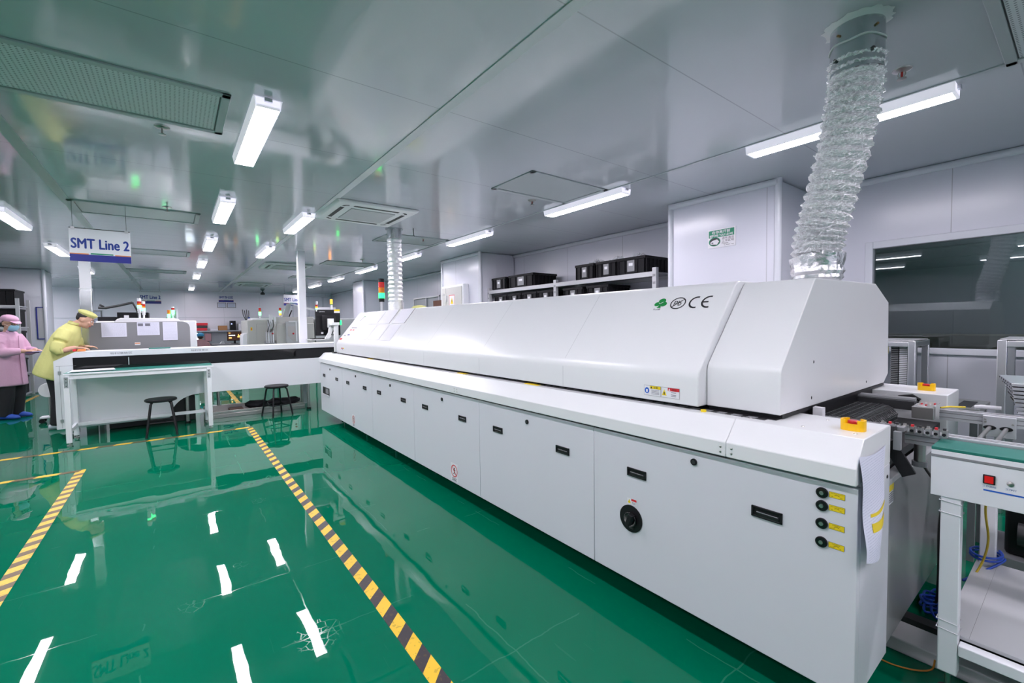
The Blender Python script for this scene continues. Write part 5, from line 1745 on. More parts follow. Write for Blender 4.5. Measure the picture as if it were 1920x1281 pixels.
# office shelf and desk near the far wall
t = thing('office_shelf', 'long grey shelf over the office desk on the far wall', 'shelf', (-18.9, 1.3, 1.2))
MB().box(XF + .02, -18.7, .35, 2.25, 1.21, 1.25, 'bin_grey').build('shelf_board', t)
b = MB(); b.box(XF + .02, -18.72, .36, .40, .8, 1.21, 'mid'); b.box(XF + .02, -18.72, 2.2, 2.24, .8, 1.21, 'mid'); b.build('side_support', t)
t = thing('office_desk', 'grey office desk under the long shelf', 'desk', (-18.4, 1.3, 0))
MB().box(-18.9, -17.2, .2, 2.2, .76, .80, 'mid').build('desk_top', t)
for (x, y) in ((-18.85, .22), (-17.25, .22), (-18.85, 2.15), (-17.25, 2.15)): MB().box(x, x + .05, y, y + .05, 0, .76, 'mid').build('leg', t)
for i, (z, m, lab) in enumerate(((1.252, 'red_case', 'red case, lowest of the three on the office shelf'), (1.342, 'dark', 'dark case between two red cases on the office shelf'), (1.432, 'red_case', 'red case on top of the dark case on the office shelf'))):
    o = MB().box(-19.1, -18.8, .43, .90 + .01 * i, z, z + .088, m).build('tool_case', bevel=.01)
    tag(o, lab, 'case')
o = MB().box(-19.1, -18.82, 1.23, 1.50, 1.252, 1.42, 'cardboard').build('cardboard_box', bevel=.01)
tag(o, 'brown cardboard box on the office shelf', 'box')
o = MB().box(-19.1, -18.82, .99, 1.21, 1.252, 1.31, 'paper').build('paper_stack')
tag(o, 'flat pale paper stack left of the cardboard box on the office shelf', 'paper')
t = thing('computer_tower', 'black computer tower with a violet light on the office shelf', 'computer', (-19.0, 1.67, 1.252))
MB().box(-19.15, -18.82, 1.59, 1.76, 1.252, 1.59, 'black').build('case', t, bevel=.006)
b = MB(); b.ball((-18.82, 1.63, 1.475), .022, 'screen_blue', 10, 8); b.build('power_light', t)
b = MB(); b.loft([((-18.95, 1.92, 1.252), (.09, 0, 0), (0, .09, 0)), ((-18.95, 1.92, 1.48), (.11, 0, 0), (0, .11, 0))], 'label_white'); tag(b.build('white_tub', angle=50), 'white round tub on the office shelf beside the computer tower', 'tub')
t = thing('figurine_stand', 'dark spiky ornament with blue cloth standing behind the white tub', 'ornament', (-19.0, 2.12, 1.25))
b = MB()
for k in range(4): b.tube([(-19.0, 2.10 + .02 * k, 1.6), (-19.0, 2.02 + .06 * k, 1.80), (-19.0, 2.0 + .065 * k, 2.0 - .03 * (k % 2))], .012, 'dark', 6)
b.box(-19.03, -18.97, 2.08, 2.16, 1.251, 1.62, 'mid'); b.build('frame', t)
b = MB(); b.loft([((-18.98, 2.18, 1.48), (.03, 0, 0), (0, .06, 0)), ((-18.98, 2.20, 1.72), (.02, 0, 0), (0, .03, 0))], 'wire_blue'); b.build('blue_cloth', t)
def desk_monitor(label, x, y0, y1, z0, z1, m, extra=None):
    t = thing('desk_monitor', label, 'monitor', (x, (y0 + y1) / 2, .8))
    MB().box(x - .03, x, y0, y1, z0, z1, 'black').build('screen_housing', t, bevel=.006)
    MB().box(x, x + .003, y0 + .012, y1 - .012, z0 + .015, z1 - .012, m).build('screen', t)
    b = MB(); b.box(x - .06, x - .03, (y0 + y1) / 2 - .03, (y0 + y1) / 2 + .03, .80, z0 + .1, 'black'); b.box(x - .12, x + .02, (y0 + y1) / 2 - .1, (y0 + y1) / 2 + .1, .80, .812, 'black'); b.build('stand', t)
    if extra: extra(t)
    return t
desk_monitor('bright white computer screen left of the person in the blue cap', -17.6, .36, .62, .92, 1.19, 'screen_on')
def dashboard(t):
    f = frame((-17.596, 1.38, .90), (0, 1, 0), (0, 0, 1))
    b = MB()
    for k in range(5): b.rect(f, .30 + k * .022, .312 + k * .022, .11, .15 + .035 * ((k * 2) % 3), 'screen_text', .002)
    b.rect(f, .05, .13, .08, .115, 'screen_text', .002); b.rect(f, .05, .23, .17, .195, 'screen_on', .002); b.rect(f, .05, .10, .255, .27, 'screen_text', .002)
    b.build('screen_chart', t)
desk_monitor('dark screen with orange bar chart under the office shelf', -17.6, 1.38, 1.82, .90, 1.215, 'brown', dashboard)
desk_monitor('small screen with a pink picture right of the person in the blue cap', -17.6, .76, .95, .90, 1.17, 'jacket_rose')
b = MB(); b.tube([(-17.5, 1.16, .81), (-17.5, 1.2, .86), (-17.5, 1.26, .88), (-17.5, 1.30, .82), (-17.5, 1.18, .82), (-17.5, 1.22, .90)], .014, 'label_white', 6)
tag(b.build('white_cable', angle=60), 'tangled white cable on the office desk left of the dark screen', 'cable')
b = MB(); b.lathe([(.012, 0), (.03, -.02), (.06, -.05), (.075, -.08), (.07, -.12), (.02, -.13)], (-18.6, 2.62, H), 'dark', 18)
tag(b.build('security_camera'), 'dark dome camera under the ceiling near the far line sign', 'camera')
b = MB(); b.box(-14.9, -14.85, 3.55, 4.15, .9, 1.95, 'sign_white')
tag(b.build('white_partition'), 'pale partition panel beyond the black monitor', 'partition')

# ------------------------------------------------------------------ small table with green mat
t = thing('work_table', 'white framed work table with a green mat in front of the loading conveyor', 'table', (-7.42, -.33, 0))
TX0, TX1, TY0, TY1 = -7.68, -7.15, -1.045, .39
MB().box(TX0, TX1, TY0, TY1, .820, .843, 'white').build('table_top', t, bevel=.004)
MB().box(TX0 + .005, TX1 - .005, TY0 + .005, TY1 - .005, .843, .847, 'green_mat').build('green_mat', t)
for (x, y) in ((TX1 - .045, TY0 + .0), (TX1 - .045, TY1 - .075), (TX0 + .01, TY0 + .0), (TX0 + .01, TY1 - .09)):
    lg = MB().box(x, x + .045, y, y + .05, .035, .82, 'white').build('leg', t, bevel=.003)
    b = MB(); b.cyl((x + .022, y + .025, .012), (x + .022, y + .025, .04), .008, 'steel', 10); b.cyl((x + .022, y + .025, 0), (x + .022, y + .025, .014), .026, 'steel', 18)
    b.build('foot', lg)
    if x > -7.4:
        b = MB(); b.box(x + .045, x + .047, y + .008, y + .042, .68, .80, 'alu')
        for z in (.70, .74, .78): b.ball((x + .047, y + .025, z), .005, 'ink', 8, 6)
        b.build('corner_bracket', lg)
b = MB(); b.box(TX1 - .04, TX1 - .01, TY0 + .05, TY1 - .075, .775, .818, 'white'); b.build('apron', t)
b = MB(); b.box(TX0 + .02, TX0 + .05, TY0 + .05, TY1 - .09, .15, .19, 'white'); b.build('stretcher', t)
for y in (TY0 + .012, TY1 - .075):
    b = MB(); b.box(TX0 + .055, TX1 - .045, y, y + .03, .15, .19, 'white'); b.build('side_rail', t)
for i in range(3):
    b = MB(); b.obox((-7.40 + .02 * i, -.83 + .012 * i, .8495 + .004 * i), (.15, .01 * i, 0), (-.01 * i, .19, 0), (0, 0, .0018), 'paper')
    tag(b.build('paper_pile'), 'white paper on the left end of the green mat, %s of the pile' % ('bottom', 'middle', 'top')[i], 'paper', 'papers on the green mat')

# ------------------------------------------------------------------ stools
def make_stool(label, loc):
    t = thing('stool', label, 'stool', loc, 'round black stools')
    x, y, z = loc
    b = MB(); b.lathe([(.02, .425), (.150, .427), (.165, .437), (.165, .455), (.155, .463), (.02, .466)], loc, 'black', 36); b.build('seat', t)
    for (sx, sy) in ((1, 1), (1, -1), (-1, 1), (-1, -1)):
        b = MB(); b.tube([(x + sx * .085, y + sy * .085, .425), (x + sx * .102, y + sy * .102, .40), (x + sx * .150, y + sy * .150, .02), (x + sx * .1515, y + sy * .1515, .0)], .0125, 'black', 12)
        b.build('leg', t)
    b = MB(); q = .128
    b.tube([(x + q, y + q, .17), (x + q, y - q, .17), (x - q, y - q, .17), (x - q, y + q, .17), (x + q, y + q, .17)], .009, 'black', 8)
    b.build('stretcher', t)
    return t
s0 = make_stool('round black metal stool in front of the small green topped table', (-7.17, -.175, 0))
dup(s0, (-7.525, 1.20, 0), 'round black metal stool under the loading conveyor, nearer the oven', 'round black stools', rotz=.35)

# ------------------------------------------------------------------ crate rack at the left edge
t = thing('shelf_rack', 'grey rack of black crates behind the person in pink', 'rack', (-13.05, -2.9, 0))
for (x, y) in ((-12.78, -2.46), (-13.58, -2.46), (-12.78, -4.0), (-13.58, -4.0)):
    MB().box(x, x + .05, y, y + .05, 0, 1.98, 'grey').build('upright', t)
for z in (1.84, 1.42, .92, .48, .06):
    MB().box(-13.58, -12.75, -3.96, -2.44, z - .02, z, 'bin_grey').build('shelf', t)
    MB().box(-12.775, -12.745, -3.95, -2.46, z - .045, z + .005, 'grey').build('beam', t)
G = 'crates on the left rack'
spec = [(1.842, .32, -2.66, .36, 'black crate on the very top of the left rack'), (1.842, .32, -3.06, .36, 'black crate on top of the left rack, cut by the photo edge'),
        (1.422, .36, -2.66, .36, 'tall black crate on the second shelf of the left rack'),
        (.922, .42, -2.66, .36, 'tall black crate on the middle shelf of the left rack'),
        (.482, .30, -2.66, .36, 'black crate on the second shelf from the floor of the left rack'),
        (.062, .36, -2.66, .36, 'black crate on the lowest shelf of the left rack')]
for z, hh_, y, w_, lab in spec:
    t = thing('storage_crate', lab, 'crate', (-13.05, y, z), G)
    b = MB(); b.box(-13.52, -12.84, y - w_ / 2, y + w_ / 2, z, z + hh_, 'crate'); b.build('body', t, bevel=.008)
    b = MB(); b.box(-13.535, -12.825, y - w_ / 2 - .012, y + w_ / 2 + .012, z + hh_ - .04, z + hh_ - .005, 'crate'); b.build('rim', t, bevel=.004)
    b = MB()
    for k in range(4): b.box(-12.84, -12.828, y - w_ / 2 + .02 + k * .1, y - w_ / 2 + .04 + k * .1, z + .01, z + hh_ - .05, 'crate')
    b.build('rib_pattern', t)
t = thing('poster_frame', 'tall blue framed board on the wall beside the left rack', 'board', (-13.6, -2.30, 1.2))
b = MB()
for q in ((-2.36, -2.34, 1.15, 1.85), (-2.21, -2.19, 1.15, 1.85), (-2.36, -2.19, 1.83, 1.85), (-2.36, -2.19, 1.15, 1.17)): b.box(-13.748, -13.735, *q, 'navy')
b.build('frame', t)
MB().box(-13.748, -13.742, -2.34, -2.21, 1.17, 1.83, 'grey').build('sheet', t)
t = thing('poster_frame', 'narrow dark framed board on the far wall left of the white column', 'board', (XF + .01, -1.95, 1.2))
MB().box(XF + .001, XF + .02, -2.08, -1.85, 1.15, 1.95, 'mid').build('frame', t)
MB().box(XF + .02, XF + .025, -2.05, -1.88, 1.18, 1.92, 'print_dark').build('sheet', t)

# ------------------------------------------------------------------ people
class Fig:
    """local frame of a figure: r = its right, f = forward, u = up"""
    def __init__(s, base, fwd):
        s.o = V(base)
        s.f = V((fwd[0], fwd[1], 0)).normalized()
        s.r = V((s.f.y, -s.f.x, 0))
        s.u = V((0, 0, 1))
    def p(s, r, f, u):
        return s.o + s.r * r + s.f * f + s.u * u

def limb(mb, pts, rad, m, flat=1.0):
    """tapered limb along points"""
    rings = []
    for i, p in enumerate(pts):
        a = pts[max(i - 1, 0)]; b = pts[min(i + 1, len(pts) - 1)]
        t = (V(b) - V(a)).normalized()
        n1 = t.cross(V((0, 0, 1))) if abs(t.z) < .92 else t.cross(V((0, 1, 0)))
        n1.normalize(); n2 = t.cross(n1)
        rings.append((p, n1 * rad[i], n2 * rad[i] * flat))
    mb.loft(rings, m)

def dense(pts, rad, k=4):
    P, Rr = [], []
    pts = [V(p) for p in pts]
    for i in range(len(pts) - 1):
        p0, p1, p2, p3 = pts[max(i - 1, 0)], pts[i], pts[i + 1], pts[min(i + 2, len(pts) - 1)]
        for q in range(k):
            t = q / k
            P.append(.5 * ((2 * p1) + (-p0 + p2) * t + (2 * p0 - 5 * p1 + 4 * p2 - p3) * t * t + (-p0 + 3 * p1 - 3 * p2 + p3) * t ** 3))
            Rr.append(rad[i] + (rad[i + 1] - rad[i]) * t)
    P.append(pts[-1]); Rr.append(rad[-1])
    return P, Rr

def hand(mb, wrist, d, up, side, curl=.35):
    """palm with five separate bent fingers; d = direction of the fingers, up = back of the hand, side = towards the thumb"""
    d, up, side = V(d).normalized(), V(up).normalized(), V(side).normalized()
    w = V(wrist)
    mb.loft([(w - d * .01, side * .026, up * .019), (w + d * .03, side * .036, up * .016), (w + d * .075, side * .041, up * .014), (w + d * .092, side * .036, up * .010)], 'skin')
    for i, (off, L) in enumerate(((.030, .070), (.010, .078), (-.011, .072), (-.030, .057))):
        a = w + d * .082 + side * off
        k1 = a + (d * math.cos(curl) - up * math.sin(curl)) * L * .45
        k2 = k1 + (d * math.cos(curl * 2.2) - up * math.sin(curl * 2.2)) * L * .32
        k3 = k2 + (d * math.cos(curl * 3) - up * math.sin(curl * 3)) * L * .25
        limb(mb, [a, k1, k2, k3], [.0095, .009, .0085, .0065], 'skin')
    a = w + d * .022 + side * .028
    b1 = a + (d * .6 + side * .7).normalized() * .038
    b2 = b1 + (d * .95 + side * .25 - up * .2).normalized() * .032
    limb(mb, [a, b1, b2], [.013, .011, .008], 'skin')

def head_mesh(mb, c, hf, hu):
    """skull, jaw, nose, brow and ears of one head; hf = where the face points, hu = crown direction"""
    c, hf = V(c), V(hf).normalized()
    hr = hf.cross(V(hu)).normalized()
    hu = hr.cross(hf)
    rot = Matrix((hr, hf, hu)).transposed()
    mb.ball(c + hu * .022 - hf * .008, (.074, .092, .092), 'skin', 20, 14, rot)
    mb.ball(c - hu * .045 + hf * .020, (.058, .068, .070), 'skin', 18, 12, rot)
    mb.ball(c - hu * .092 + hf * .058, (.026, .024, .020), 'skin', 12, 8, rot)
    limb(mb, [c + hf * .082 + hu * .012, c + hf * .096 - hu * .012, c + hf * .106 - hu * .032, c + hf * .088 - hu * .040], [.009, .011, .015, .010], 'skin')
    for s in (-1, 1):
        mb.ball(c + hr * s * .074 - hf * .010 - hu * .010, (.012, .022, .032), 'skin', 10, 8, rot)
        mb.ball(c + hr * s * .040 + hf * .062 - hu * .028, (.022, .018, .020), 'skin', 10, 8, rot)
    return hr, hf, hu, rot

def face_parts(par, c, hr, hf, hu, rot, mouth=True):
    for s in (-1, 1):
        b = MB(); b.ball(c + hr * s * .031 + hf * .079 + hu * .004, (.013, .008, .0075), 'label_white', 12, 8, rot)
        b.ball(c + hr * s * .031 + hf * .0855 + hu * .003, (.006, .003, .0065), 'hair', 10, 6, rot)
        b.build('eye', par, angle=180)
        b = MB(); limb(b, [c + hr * s * .014 + hf * .090 + hu * .020, c + hr * s * .032 + hf * .088 + hu * .026, c + hr * s * .050 + hf * .074 + hu * .020], [.003, .004, .002], 'hair'); b.build('eyebrow', par, angle=180)
    if mouth:
        b = MB(); limb(b, [c - hr * .022 + hf * .076 - hu * .066, c + hf * .090 - hu * .064, c + hr * .022 + hf * .076 - hu * .066], [.003, .006, .003], 'red'); b.build('mouth', par, angle=180)

# --- person in pink, standing behind the aisle and holding a clipboard
F1 = Fig((-10.08, -2.06, 0), (.42, .91))
t = thing('person', 'person in a pink smock, pink cap and blue mask holding a clipboard', 'person', tuple(F1.o))
p = F1.p
b = MB()
b.loft([(p(0, 0, .84), F1.r * .15, F1.f * .11), (p(0, 0, .95), F1.r * .155, F1.f * .11), (p(0, .01, 1.1), F1.r * .14, F1.f * .10), (p(0, .02, 1.25), F1.r * .155, F1.f * .09), (p(0, .02, 1.31), F1.r * .09, F1.f * .06)], 'skin')
limb(b, [p(0, .015, 1.28), p(0, .03, 1.36), p(0, .045, 1.42)], [.058, .050, .050], 'skin')
hc = p(.015, .065, 1.465)
hh = (F1.f * .93 + F1.r * .25 - F1.u * .22)
hr, hf, hu, rot = head_mesh(b, hc, hh, (0, 0, 1))
for s in (-1, 1):
    arm = [p(s * .16, .01, 1.25), p(s * .21, .07, 1.03), p(s * .14, .25, 1.035), p(s * .10, .30, 1.035)]
    P_, R_ = dense(arm, [.055, .045, .036, .028]); limb(b, P_, R_, 'skin')
    hand(b, p(s * .10, .29, 1.035), F1.f * .9 - F1.r * s * .25, (F1.u * .9 + F1.r * s * .3), F1.u * .2 - F1.r * s, .30)
    leg = [p(s * .085, 0, .86), p(s * .09, .03, .46), p(s * .10, 0, .10), p(s * .10, .01, .05)]
    P_, R_ = dense(leg, [.085, .06, .042, .04]); limb(b, P_, R_, 'skin')
    limb(b, [p(s * .10, -.05, .045), p(s * .10, .05, .045), p(s * .10, .13, .03)], [.035, .035, .025], 'skin')
body = b.build('body', t, remesh=.008, soft=2)
face_parts(body, hc, hr, hf, hu, rot, False)
b = MB()
b.loft([(p(0, 0, .505), F1.r * .235, F1.f * .185), (p(0, 0, .52), F1.r * .24, F1.f * .19), (p(0, .005, .70), F1.r * .225, F1.f * .175), (p(0, .01, .90), F1.r * .21, F1.f * .16), (p(0, .015, 1.08), F1.r * .195, F1.f * .15), (p(0, .02, 1.20), F1.r * .20, F1.f * .135), (p(0, .02, 1.28), F1.r * .18, F1.f * .105), (p(0, .02, 1.335), F1.r * .095, F1.f * .075)], 'pink')
for s in (-1, 1):
    arm = [p(s * .15, .01, 1.265), p(s * .215, .04, 1.15), p(s * .23, .09, 1.03), p(s * .18, .19, 1.03), p(s * .125, .265, 1.035)]
    P_, R_ = dense(arm, [.078, .078, .074, .062, .046]); limb(b, P_, R_, 'pink')
jk = b.build('smock', t, remesh=.012, soft=3)
b = MB()
for s in (-1, 1):
    b.loft([(p(s * .05, .06 + .01 * s, 1.345), F1.r * .05, F1.u * .012), (p(s * .045, .085, 1.31), F1.r * .05, F1.u * .01)], 'pink')
b.build('collar', jk, angle=60)
b = MB(); limb(b, [p(.015, .165, 1.27), p(.02, .175, .9), p(.02, .20, .52)], [.006, .006, .006], 'pink'); b.build('button_placket', jk)
b = MB()
b.loft([(p(0, 0, .92), F1.r * .165, F1.f * .125), (p(0, 0, .78), F1.r * .175, F1.f * .13)], 'trouser')
for s in (-1, 1):
    P_, R_ = dense([p(s * .09, 0, .84), p(s * .095, .03, .46), p(s * .10, 0, .12), p(s * .10, -.01, .055)], [.115, .098, .088, .090]); limb(b, P_, R_, 'trouser')
b.build('trousers', t, remesh=.013, soft=3)
for s in (-1, 1):
    b = MB()
    b.loft([(p(s * .10, -.085, .035), F1.r * .03, F1.u * .03), (p(s * .10, -.04, .048), F1.r * .048, F1.u * .046), (p(s * .105, .06, .044), F1.r * .052, F1.u * .042), (p(s * .11, .15, .032), F1.r * .045, F1.u * .030), (p(s * .11, .19, .025), F1.r * .02, F1.u * .015)], 'shoe_blue')
    b.build('shoe', t, angle=180)
b = MB()
b.ball(hc + hu * .066 - hf * .012, (.092, .108, .062), 'pink', 22, 12, rot)
b.ball(hc + hu * .030 - hf * .055, (.085, .07, .06), 'pink', 18, 10, rot)
cp_ = b.build('cap', t, remesh=.006, soft=2)
b = MB(); b.loft([(hc + hf * .075 + hu * .045, hr * .072, hf * .012), (hc + hf * .125 + hu * .028, hr * .055, hf * .012), (hc + hf * .145 + hu * .020, hr * .03, hf * .006)], 'pink'); b.build('brim', cp_, angle=180)
b = MB()
b.ball(hc - hf * .026 + hu * .020, (.0785, .086, .062), 'hair', 22, 14, rot)
b.ball(hc - hf * .06 - hu * .025, (.064, .045, .06), 'hair', 14, 10, rot)
b.build('hair', t, remesh=.006, soft=1)
b = MB()
b.loft([(hc + hf * .083 - hu * .018, hr * .052, hf * .030), (hc + hf * .080 - hu * .045, hr * .064, hf * .042), (hc + hf * .070 - hu * .075, hr * .062, hf * .042), (hc + hf * .050 - hu * .110, hr * .045, hf * .045)], 'mask')
mk = b.build('face_mask', t, angle=180)
b = MB()
for s in (-1, 1): b.tube([hc + hr * s * .058 + hf * .07 - hu * .035, hc + hr * s * .076 + hf * .02 - hu * .02, hc + hr * s * .080 - hf * .01 - hu * .01], .002, 'label_white', 6)
b.build('ear_loop', mk)
b = MB()
for s in (-1, 1):
    ring = [hc + hr * (s * .033 + .024 * math.cos(a)) + hf * .100 + hu * (.004 + .019 * math.sin(a)) for a in [k * PI / 8 for k in range(17)]]
    b.tube(ring, .0018, 'ink', 6, False)
    b.tube([hc + hr * s * .057 + hf * .098 + hu * .008, hc + hr * s * .078 + hf * .0 + hu * .004], .0018, 'ink', 6)
b.tube([hc - hr * .009 + hf * .101 + hu * .006, hc + hr * .009 + hf * .101 + hu * .006], .0018, 'ink', 6)
b.build('glasses', t)
b = MB(); c_ = p(0, .46, 1.018); b.obox(c_, F1.r * .12, F1.f * .16, F1.u * .004, 'navy')
cb_ = b.build('clipboard'); tag(cb_, 'dark clipboard with papers held by the person in pink', 'clipboard')
b = MB(); b.obox(c_ + F1.u * .006, F1.r * .105, F1.f * .148, F1.u * .0015, 'paper'); b.build('sheet', cb_)
b = MB(); b.obox(c_ + F1.u * .009 + F1.f * .14, F1.r * .04, F1.f * .012, F1.u * .004, 'steel'); b.build('clip', cb_)

# --- person in yellow, bent over the end of the loading conveyor
F2 = Fig((-8.62, -1.40, 0), (.10, 1))
t = thing('person', 'person in a pale yellow smock and cap bending over the conveyor end', 'person', tuple(F2.o))
p = F2.p
sp = lambda a: (V((0, .07, .88)) * (1 - a) + V((0, .27, 1.40)) * a)       # spine from hip to neck base
def S(a, rr, ff, m=None, df=0):
    q = sp(a); ax = (F2.f * .86 - F2.u * .50).normalized()
    if a < .25: ax = (F2.f * 1.0 - F2.u * .25).normalized()
    return (p(0, q.y + df, q.z), F2.r * rr, ax * ff)
b = MB()
b.loft([S(-.08, .14, .11), S(.1, .15, .11), S(.5, .14, .10), S(.85, .155, .09), S(1.0, .09, .06)], 'skin')
limb(b, [p(0, .25, 1.37), p(0, .30, 1.42), p(0, .35, 1.445)], [.060, .052, .052], 'skin')
hc = p(0, .405, 1.490)
hr, hf, hu, rot = head_mesh(b, hc, F2.f * .88 - F2.u * .47, F2.u * .88 + F2.f * .47)
ARM = {}
for s in (1, -1):
    sh = p(s * .17, .23, 1.33)
    el = p(s * .25, .165, 1.09) if s > 0 else p(-.22, .26, 1.10)
    wr = p(s * .22, .345, 1.105) if s > 0 else p(-.05, .40, 1.105)
    hd = p(.235, .36, 1.10) if s > 0 else p(-.02, .42, 1.10)
    ARM[s] = (sh, el, wr)
    P_, R_ = dense([sh, el, wr], [.056, .045, .030]); limb(b, P_, R_, 'skin')
    hand(b, wr, (F2.f * .9 + F2.r * .25 - F2.u * .05) if s > 0 else (F2.f * .8 + F2.r * .5), F2.u, F2.r * -s + F2.f * .1, .22)
    leg = [p(s * .085, .07, .88), p(s * .085, .12, .47), p(s * .09, .09, .10), p(s * .09, .10, .05)]
    P_, R_ = dense(leg, [.088, .062, .042, .04]); limb(b, P_, R_, 'skin')
    limb(b, [p(s * .09, .04, .045), p(s * .09, .14, .045), p(s * .09, .22, .03)], [.035, .035, .025], 'skin')
body = b.build('body', t, remesh=.008, soft=2)
face_parts(body, hc, hr, hf, hu, rot, True)
b = MB()
ax0 = (F2.f * .93 + F2.u * -.37).normalized()
b.loft([(p(0, .035, .70), F2.r * .235, (F2.f * .95 - F2.u * .42) * .185), (p(0, .036, .72), F2.r * .238, (F2.f * .95 - F2.u * .40) * .188),
        (p(0, .065, .85), F2.r * .225, (F2.f * .97 - F2.u * .33) * .175), (p(0, .11, .98), F2.r * .21, (F2.f * .95 - F2.u * .36) * .165), (p(0, .155, 1.12), F2.r * .205, ax0 * .155),
        (p(0, .205, 1.25), F2.r * .205, ax0 * .14), (p(0, .245, 1.34), F2.r * .185, ax0 * .115), (p(0, .285, 1.42), F2.r * .09, ax0 * .075)], 'lime')
for s in (1, -1):
    sh, el, wr = ARM[s]
    end = el + (wr - el) * .28
    P_, R_ = dense([sh + F2.r * (-s * .02), (sh + el) / 2 + F2.r * s * .015, el, end], [.080, .080, .076, .060]); limb(b, P_, R_, 'lime')
jk = b.build('smock', t, remesh=.012, soft=3)
b = MB()
b.loft([(p(0, .285, 1.425), F2.r * .082, ax0 * .07), (p(0, .305, 1.455), F2.r * .078, ax0 * .066)], 'lime', caps=False)
b.build('collar', jk, angle=60)
b = MB()
for s in (1, -1):
    sh, el, wr = ARM[s]
    e0 = el + (wr - el) * .22
    d_ = (wr - el).normalized(); n1 = d_.cross(F2.u).normalized(); n2 = d_.cross(n1)
    b.loft([(e0 - d_ * .012, n1 * .064, n2 * .064), (e0, n1 * .070, n2 * .070), (e0 + d_ * .014, n1 * .064, n2 * .064)], 'lime')
b.build('rolled_cuff', jk, angle=180)
b = MB()
b.loft([(p(0, .075, .95), F2.r * .165, F2.f * .125), (p(0, .075, .80), F2.r * .175, F2.f * .13)], 'trouser')
for s in (-1, 1):
    P_, R_ = dense([p(s * .085, .075, .86), p(s * .085, .12, .46), p(s * .09, .09, .12), p(s * .09, .08, .055)], [.105, .085, .070, .072]); limb(b, P_, R_, 'trouser')
b.build('trousers', t, remesh=.013, soft=3)
for s in (-1, 1):
    b = MB()
    b.loft([(p(s * .09, .005, .035), F2.r * .03, F2.u * .03), (p(s * .09, .05, .048), F2.r * .048, F2.u * .046), (p(s * .095, .15, .044), F2.r * .052, F2.u * .042), (p(s * .10, .24, .032), F2.r * .045, F2.u * .030), (p(s * .10, .28, .025), F2.r * .02, F2.u * .015)], 'shoe_white')
    b.build('shoe', t, angle=180)
b = MB()
b.ball(hc + hu * .088 - hf * .012, (.096, .112, .040), 'lime', 24, 12, rot)
b.loft([(hc + hu * .055 - hf * .008, hr * .080, hf * .094), (hc + hu * .085 - hf * .008, hr * .084, hf * .100)], 'lime')
b.build('cap', t, remesh=.006, soft=2)
b = MB()
b.ball(hc - hf * .026 + hu * .040, (.0785, .086, .058), 'hair', 22, 14, rot)
b.ball(hc - hf * .058 + hu * .008, (.066, .048, .055), 'hair', 16, 10, rot)
b.build('hair', t, remesh=.006, soft=1)

# --- person seated at the far desk, seen from behind
F3 = Fig((-16.80, .62, 0), (-1, 0))
t = thing('person', 'seated person in a blue cap and rose jacket facing the far desk', 'person', tuple(F3.o))
p = F3.p
b = MB()
b.loft([(p(0, 0, .48), F3.r * .17, F3.f * .13), (p(0, 0, .65), F3.r * .15, F3.f * .11), (p(0, .02, .88), F3.r * .16, F3.f * .09), (p(0, .02, .95), F3.r * .09, F3.f * .06)], 'skin')
limb(b, [p(0, .02, .92), p(0, .03, 1.0), p(0, .04, 1.05)], [.055, .05, .05], 'skin')
hc = p(0, .05, 1.07)
hr, hf, hu, rot = head_mesh(b, hc, F3.f * .95 - F3.u * .2, (0, 0, 1))
for s in (-1, 1):
    limb(b, *dense([p(s * .17, .02, .88), p(s * .23, .10, .68), p(s * .15, .33, .86)], [.05, .042, .03]), 'skin')
    hand(b, p(s * .15, .33, .86), F3.f, F3.u, -F3.r * s, .3)
    limb(b, *dense([p(s * .09, .02, .50), p(s * .11, .40, .50), p(s * .11, .42, .08)], [.09, .065, .045]), 'skin')
    limb(b, [p(s * .11, .37, .045), p(s * .11, .47, .04), p(s * .11, .55, .03)], [.035, .035, .025], 'skin')
body = b.build('body', t, remesh=.010, soft=2)
face_parts(body, hc, hr, hf, hu, rot, True)
b = MB()
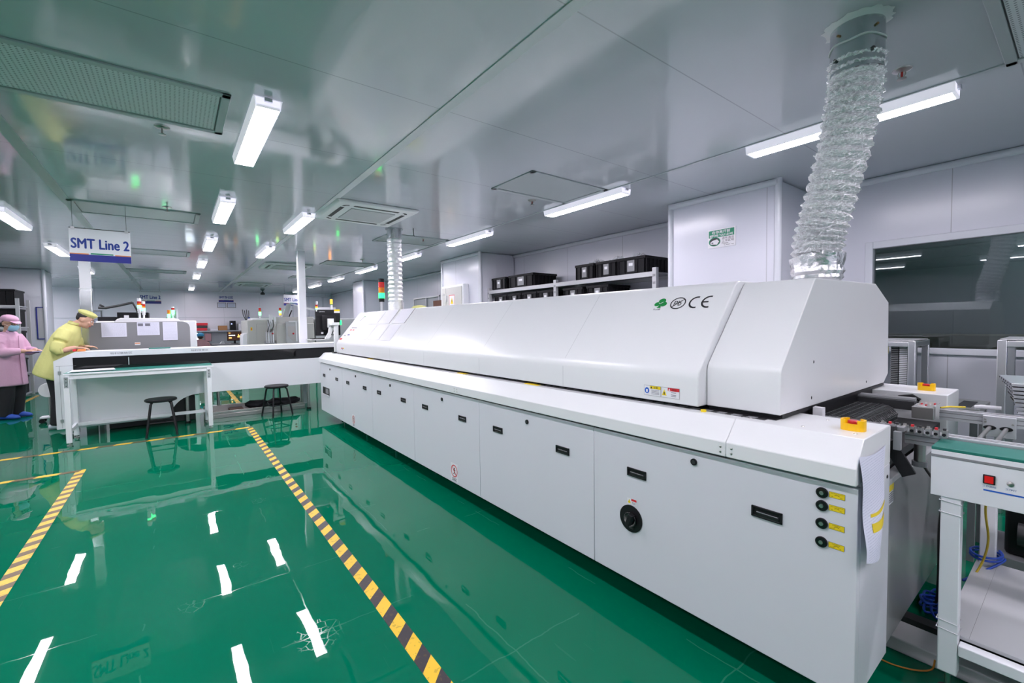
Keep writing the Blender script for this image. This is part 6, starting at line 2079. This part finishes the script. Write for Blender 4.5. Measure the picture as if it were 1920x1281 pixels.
b.loft([(p(0, 0, .47), F3.r * .20, F3.f * .16), (p(0, 0, .65), F3.r * .19, F3.f * .14), (p(0, .02, .84), F3.r * .20, F3.f * .12), (p(0, .02, .93), F3.r * .17, F3.f * .09), (p(0, .02, .985), F3.r * .08, F3.f * .07)], 'jacket_rose')
for s in (-1, 1): limb(b, *dense([p(s * .15, .02, .89), p(s * .23, .09, .69), p(s * .165, .29, .80)], [.07, .065, .045]), 'jacket_rose')
b.build('jacket', t, remesh=.014, soft=3)
b = MB(); b.ball(hc + hu * .05 - hf * .01, (.098, .112, .075), 'cap_blue', 20, 12, rot); b.build('cap', t, angle=180)
b = MB(); b.ball(hc - hf * .05 - hu * .02, (.07, .05, .06), 'hair', 14, 10, rot); b.build('hair', t, angle=180)
t = thing('office_chair', 'office chair under the seated person at the far desk', 'chair', (-16.77, .62, 0))
MB().box(-17.0, -16.55, .40, .84, .35, .39, 'dark').build('seat', t, bevel=.01)
b = MB(); b.cyl((-16.77, .62, .08), (-16.77, .62, .35), .025, 'steel', 10); b.build('column', t)
for k in range(5):
    a = k * 2 * PI / 5
    b = MB(); b.tube([(-16.77, .62, .09), (-16.77 + .25 * math.cos(a), .62 + .25 * math.sin(a), .05)], .015, 'dark', 8); b.ball((-16.77 + .25 * math.cos(a), .62 + .25 * math.sin(a), .027), .026, 'black', 10, 6); b.build('leg', t)

# white round device on a wheeled stand behind the bending person
t = thing('wheeled_stand', 'white disc on a small wheeled stand behind the person in yellow', 'stand', (-9.25, -1.50, 0))
b = MB(); b.cyl((-9.20, -1.50, .475), (-9.25, -1.50, .475), .105, 'label_white', 32); d_ = b.build('disc', t, bevel=.006)
b = MB(); b.box(-9.199, -9.197, -1.49, -1.44, .44, .52, 'navy'); b.build('blue_mark', d_)
b = MB(); b.cyl((-9.25, -1.50, .09), (-9.25, -1.50, .40), .014, 'steel', 12); b.build('post', t)
b = MB(); b.box(-9.33, -9.17, -1.60, -1.42, .065, .09, 'white'); b.build('base', t, bevel=.005)
for (x, y) in ((-9.31, -1.58), (-9.19, -1.58), (-9.31, -1.44), (-9.19, -1.44)):
    b = MB(); b.cyl((x - .012, y, .032), (x + .012, y, .032), .032, 'black', 16); b.build('caster', t)
